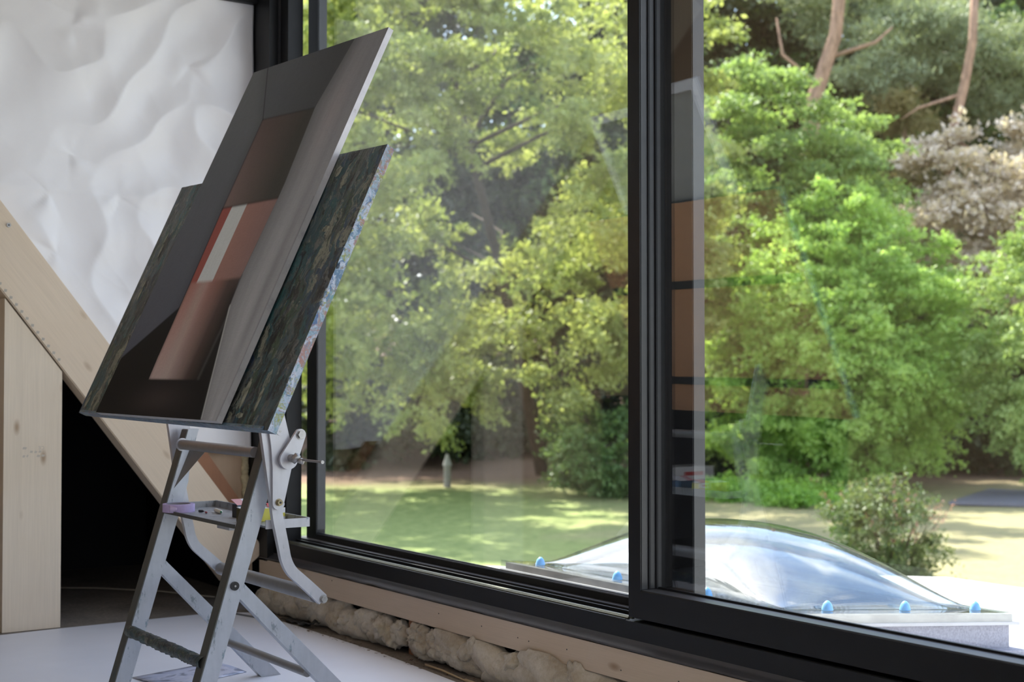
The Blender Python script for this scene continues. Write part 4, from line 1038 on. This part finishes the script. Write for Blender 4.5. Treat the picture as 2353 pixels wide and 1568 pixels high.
def leafmesh(name, V, mat, parent, origin):
    n = len(V)//4; me = bpy.data.meshes.new(name); me.vertices.add(len(V)); me.vertices.foreach_set('co', (V-np.array(origin)).astype(np.float32).ravel())
    me.loops.add(n*4); me.loops.foreach_set('vertex_index', np.arange(n*4, dtype=np.int32)); me.polygons.add(n)
    me.polygons.foreach_set('loop_start', np.arange(0, n*4, 4, dtype=np.int32)); me.update(calc_edges=True); me.validate()
    me.materials.append(mat); o = bpy.data.objects.new(name, me); COL.objects.link(o)
    if parent: o.parent = parent; o.location = Vector(origin)-wloc(parent)
    else: o.location = origin
    return o
def crown(c, R, nclump, nleaf, size, clump=.28, flat=.7, rng=RNG, shell=.6, aspect=.55, droop=0, up=.6, zmin=None):
    """boughs -> twigs -> leaves, so the outline is ragged and the inside shows layered sprays"""
    c = np.array(c); R = np.array(R)
    d = rng.normal(size=(nclump, 3)); d /= np.linalg.norm(d, axis=1, keepdims=True)
    rad = shell+(1.04-shell)*rng.random((nclump, 1))**.6
    cc = c+d*rad*R; cr = clump*R.mean()*(.5+1.0*rng.random(nclump))
    if zmin is not None: cc[:, 2] = np.maximum(cc[:, 2], zmin)
    nt_ = max(nclump*14, 1); kt = rng.integers(0, nclump, nt_); e = rng.normal(size=(nt_, 3)); e /= np.linalg.norm(e, axis=1, keepdims=True)
    rr = .35+.85*rng.random((nt_, 1))**.8
    T = cc[kt]+e*rr*cr[kt][:, None]*np.array((1, 1, flat)); out = (T-c)/R; out /= (np.linalg.norm(out, axis=1, keepdims=True)+1e-6)
    tl = (size*(2.0+3.5*rng.random((nt_, 1)))); dirs = out*.7+e*.5+rng.normal(size=(nt_, 3))*.35; dirs[:, 2] = dirs[:, 2]*.5-.22-droop; dirs /= np.linalg.norm(dirs, axis=1, keepdims=True)
    k = rng.integers(0, nt_, nleaf); u = rng.random((nleaf, 1))
    P = T[k]+dirs[k]*(u-.4)*tl[k]+rng.normal(size=(nleaf, 3))*size*np.array((.75, .75, .38))
    a = dirs[k]*.6+rng.normal(size=(nleaf, 3))*.8; a[:, 2] -= .3; a /= np.linalg.norm(a, axis=1, keepdims=True)
    nrm = out[k]*.35+rng.normal(size=(nleaf, 3))*.5+np.array((0, 0, up)); b = np.cross(a, nrm); b /= (np.linalg.norm(b, axis=1, keepdims=True)+1e-9)
    s_ = size*(.55+.8*rng.random((nleaf, 1))); return quads(P, a*s_*.5, b*s_*.5*aspect)
def limbs(path, r0, r1, n_br, spread, seed):
    rr = random.Random(seed); parts = [tube_data(path, list(np.linspace(r0, r1, len(path))), 10)]
    top = Vector(path[-1]); basep = Vector(path[0])
    for i in range(n_br):
        f = rr.uniform(.45, 1); p = basep.lerp(top, f); a = rr.uniform(0, 2*PI); L = spread*rr.uniform(.5, 1)
        q = p+Vector((math.cos(a)*L*.5, math.sin(a)*L*.5, L*.25)); q2 = p+Vector((math.cos(a+.3)*L, math.sin(a+.3)*L, L*.45))
        parts.append(tube_data([p, q, q2], [r1*.8, r1*.5, r1*.2], 7))
    return merge(parts)
def gz(x, y): 
    d = (x+2.56)*.5635+y*.826; return -2.6+max(0, d-54)*.10
def tree(name, label, base, c, R, nclump, nleaf, size, mat, trunk=.25, bark=None, group=None, cat='tree', extra=(), fol='foliage', **kw):
    b = (base[0], base[1], gz(*base[:2])-.05); t = thing(name, label, cat, b, group)
    V = [crown(c, R, nclump, nleaf, size, **kw)]
    for (c2, R2, n2, l2) in extra: V.append(crown(c2, R2, n2, l2, size, **kw))
    leafmesh(fol, np.vstack(V), mat, t, b)
    if trunk:
        mid = (b[0]*.6+c[0]*.4, b[1]*.6+c[1]*.4, b[2]*.45+c[2]*.55)
        tv, tf = limbs([b, mid, (c[0], c[1], c[2]+R[2]*.3)], trunk, trunk*.4, 9, R[0]*.8, len(label))
        put('trunk', tv, tf, bark or m_barkd, t, True, origin=b)
    return t
tree('maple_tree', 'large yellow-green maple filling the left window pane', (27.6, 42.2), (20.63, 37.26, 7.9), (7.8, 7.6, 8.2), 230, 125000, .19, L_maple, .26, clump=.125, shell=.55, flat=.6,
     extra=[((22.9, 35.2, 1.8), (2.6, 2.6, 2.6), 22, 9000), ((24.8, 31.5, 10.5), (1.8, 1.8, 2.8), 14, 6000), ((15.5, 40.5, 5.0), (4.5, 4.5, 6.5), 40, 16000), ((26.3, 33.6, 5.2), (1.6, 1.6, 4.2), 20, 9000), ((10.5, 39, 6.5), (5, 4.5, 7.5), 44, 15000), ((15.5, 34.5, 9.5), (3.4, 3.4, 3), 30, 11000)])  # last two clumps added to cast shade on the left lawn
tree('beech_tree', 'light green beech with layered branches right of the window mullion', (33.3, 36.2), (33.28, 35.88, 7.1), (4.2, 4.2, 5.0), 150, 60000, .19, L_beech, .14, clump=.15, flat=.25, shell=.35,
     extra=[((30.3, 35.6, 4.2), (1.9, 1.9, 3.6), 26, 10000), ((29.8, 35.0, .8), (1.6, 1.6, 2.2), 16, 7000)])
tree('bright_bush', 'big rounded bright green bush on the far side of the lawn', (32.2, 31.95), (32.2, 31.95, 1.9), (4.15, 4.15, 4.5), 260, 120000, .16, L_bright, .10, clump=.14, shell=.55, cat='bush', flat=.8,
     extra=[((29.24, 32.85, -1.0), (1.3, 1.3, 1.6), 18, 8000), ((31.4, 31.6, 5.7), (1.7, 1.7, 1.3), 14, 6000)])
tree('pale_shrub', 'pale willowy shrub at the right edge beside the big bush', (33.9, 26.1), (33.9, 26.1, 1.9), (1.6, 1.6, 3.9), 40, 22000, .16, L_pale, .06, clump=.3, cat='shrub')
tree('withered_tree', 'brown withered tree above the big bush at the right edge', (43.0, 34.5), (43.2, 34.3, 6.9), (4.0, 4.0, 3.9), 70, 34000, .26, L_dead, .14, m_barkp, clump=.22, flat=.5, shell=.4)
# pines: bare pinkish trunks with needle clouds above
def pine(label, path, r0, r1, clouds, mat, seed, branches=()):
    b = (path[0][0], path[0][1], gz(*path[0][:2])-.05); t = thing('pine_tree', label, 'tree', b, 'pines behind the bushes')
    pts = [b]+[p for p in path]
    rad = list(np.linspace(r0, r1, len(pts))); parts = [tube_data(pts, rad, 12)]
    for (a, q, c_) in branches: parts.append(tube_data([a, q, c_], [r1*.5, r1*.35, r1*.15], 7))
    V, F = merge(parts); put('trunk', V, F, m_barkp, t, True, origin=b)
    Vs = [crown(c, R, n, l, .34, clump=.30, flat=.5, aspect=.16, shell=.3) for (c, R, n, l) in clouds]
    leafmesh('needles', np.vstack(Vs), mat, t, b)
pine('tall pine with thick sunlit trunk at the top of the right pane', [(36.6, 38.2, 6), (37.2, 37.9, 11.6), (37.46, 37.75, 12.46), (37.85, 37.44, 13.95), (38.05, 37.3, 16.3), (38.2, 37.2, 19)], .34, .20,
     [((42.6, 41.2, 16.8), (2.4, 2.4, 1.3), 16, 9000), ((39.4, 41.2, 17.6), (2, 2, 1.4), 12, 6000)], L_pine, 1, [((37.3, 37.8, 12), (36.2, 38.6, 13.2), (36.0, 38.7, 14.6)), ((37.7, 37.5, 13.1), (38.9, 36.4, 13.6), (39.5, 36.1, 14.2))])
pine('slender leaning pine trunk near the right edge with broad grey-green needles', [(41.6, 35.2, 5), (41.48, 35.13, 8.33), (41.59, 35.0, 10.31), (41.9, 34.73, 11.97), (42.15, 34.51, 13.7), (42.2, 34.4, 16)], .22, .15,
     [((44.4, 38.9, 14.6), (3.2, 3.2, 1.7), 28, 18000), ((47.0, 35.9, 13.2), (2.2, 2.2, 2.2), 20, 10000), ((42.0, 38.2, 13.1), (1.6, 1.6, 1.2), 10, 5000)], L_pine, 2, [((41.85, 34.8, 11.7), (40.6, 35.8, 11.2), (40.2, 36.3, 10.8)), ((41.55, 35.0, 10), (42.3, 34.0, 9.2), (42.8, 33.6, 8.8))])
pine('thin pine with yellowed needle tuft between the beech and the slender pine', [(42.0, 38.44, 5), (42.1, 38.4, 7.0), (42.33, 38.16, 9.1), (42.5, 37.95, 12.0)], .16, .08,
     [((42.1, 37.7, 11.5), (1.0, 1.0, .9), 8, 4000), ((42.4, 38.0, 9.3), (.9, .9, 1.4), 8, 3000)], L_ypine, 3)
# woodland wall behind
wl = [(28.6, 58.5, 8.3, 'leftmost dark tree of the woodland, seen behind the canvas top'), (37.0, 57.6, 8.8, 'dark woodland tree behind the middle of the maple'), (41.2, 52.2, 9.0, 'dark woodland tree behind the window mullion'),
      (47.5, 51.4, 6.5, 'dark woodland tree behind the beech'), (51.0, 46.8, 7.5, 'dark woodland tree behind the thin yellowed pine'), (54.0, 42.4, 6.5, 'dark woodland tree behind the withered tree'), (58.0, 38.0, 9.0, 'rightmost dark tree of the woodland')]
for i, (x, y, z, lb) in enumerate(wl):
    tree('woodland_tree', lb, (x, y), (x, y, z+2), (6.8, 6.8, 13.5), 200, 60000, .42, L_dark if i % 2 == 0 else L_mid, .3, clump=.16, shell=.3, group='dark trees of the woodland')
hd = [(23.2, 50.0, -.7, 'dark low bush under the maple behind the tilted board'), (26.85, 49.6, -.9, 'dark low bush in the deep shade left of centre under the maple'), (30.4, 49.6, -.7, 'dark low bush in the shade under the middle of the maple'), (34.3, 48.6, -.4, 'dark low bush under the right side of the maple'),
      (37.5, 45.0, -.4, 'dark low bush behind the window mullion'), (39.5, 40.5, -.2, 'dark low bush behind the big bright bush'), (41.5, 35.5, -.2, 'dark low bush in the shade right of the big bright bush'), (42.5, 30.5, 0, 'dark low bush at the right edge behind the pale shrub')]
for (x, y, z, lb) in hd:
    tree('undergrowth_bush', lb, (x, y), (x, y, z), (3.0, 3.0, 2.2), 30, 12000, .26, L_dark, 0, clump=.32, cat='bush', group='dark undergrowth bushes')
tree('green_shrub', 'mid-green shrub at the lawn edge left of the window mullion', (23.6, 33.4), (23.6, 33.4, -1.2), (1.6, 1.6, 1.3), 30, 14000, .15, L_mid, .05, clump=.3, cat='shrub')
tree('shaded_shrub', 'dark shrub just right of the window mullion beside the big bush', (31.3, 37.6), (31.3, 37.6, -.9), (2.0, 2.0, 1.9), 24, 12000, .18, L_dark, .05, clump=.3, cat='shrub')
tree('groundcover', 'bright low groundcover strip at the foot of the big bush', (26.6, 30.4), (26.6, 30.0, -2.45), (1.9, 3.2, .38), 60, 16000, .13, L_cover, 0, clump=.22, flat=.6, cat='plants', shell=.1, zmin=-2.5, group=None)
fs = tree('flowering_shrub', 'loose shrub with pinkish tips in the middle of the sunny lawn', (17.05, 17.0), (17.05, 17.0, -1.72), (1.05, 1.05, .80), 46, 11000, .085, L_flow, .03, clump=.28, cat='shrub', shell=.5)
# flower spikes and loose shoots of that shrub
Vf = []; Vs = []
for i in range(46):
    a = random.uniform(0, 2*PI); r = random.uniform(.3, 1.25); tip = Vector((17.05+math.cos(a)*r, 17.0+math.sin(a)*r, -1.45+random.uniform(-.35, .72)*(1.3-r*.6)))
    root = Vector((17.05+math.cos(a)*r*.4, 17.0+math.sin(a)*r*.4, -2.2)); Vs.append(tube_data([root, root.lerp(tip, .55)+Vector((0, 0, .1)), tip], [.008, .006, .003], 5))
    n = 16; P = np.array([tip.lerp(root, q*.02) for q in range(n)])+RNG.normal(size=(n, 3))*.018; a_ = RNG.normal(size=(n, 3)); a_ /= np.linalg.norm(a_, axis=1, keepdims=True); b_ = np.cross(a_, RNG.normal(size=(n, 3))); b_ /= np.linalg.norm(b_, axis=1, keepdims=True)
    Vf.append(quads(P, a_*.022, b_*.014))
V, F = merge(Vs); put('shoots', V, F, m_barkd, fs, True)
leafmesh('flower_spikes', np.vstack(Vf), L_pinkf, fs, (17.05, 17.0, -1.5))['kind'] = 'stuff'
# garden objects
prism_pts = [(29.8, 25.9), (34.6, 28.2), (36.5, 22.0), (31.6, 23.2)]
bm = bmesh.new(); bprism(bm, prism_pts, -2.58, -2.50, 'Z'); tag(bmput('stone_slab', bm, plain('grey_slate', (.13, .13, .16), .6)), 'dark grey stone slab at the far right edge of the lawn', 'slab')
gp = thing('garden_post', 'short weathered post standing in shade under the maple', 'post', (21.69, 39.26, -2.6))
tube('shaft', [(21.69, 39.26, -2.6), (21.69, 39.26, -1.9)], .12, plain('weathered_stone', (.24, .22, .20), .9, bs=.01), gp, 12)
tube('cap', [(21.69, 39.26, -1.9), (21.69, 39.26, -1.82), (21.69, 39.26, -1.55)], [.16, .13, .04], plain('pale_stone', (.34, .32, .30), .9), gp, 12)
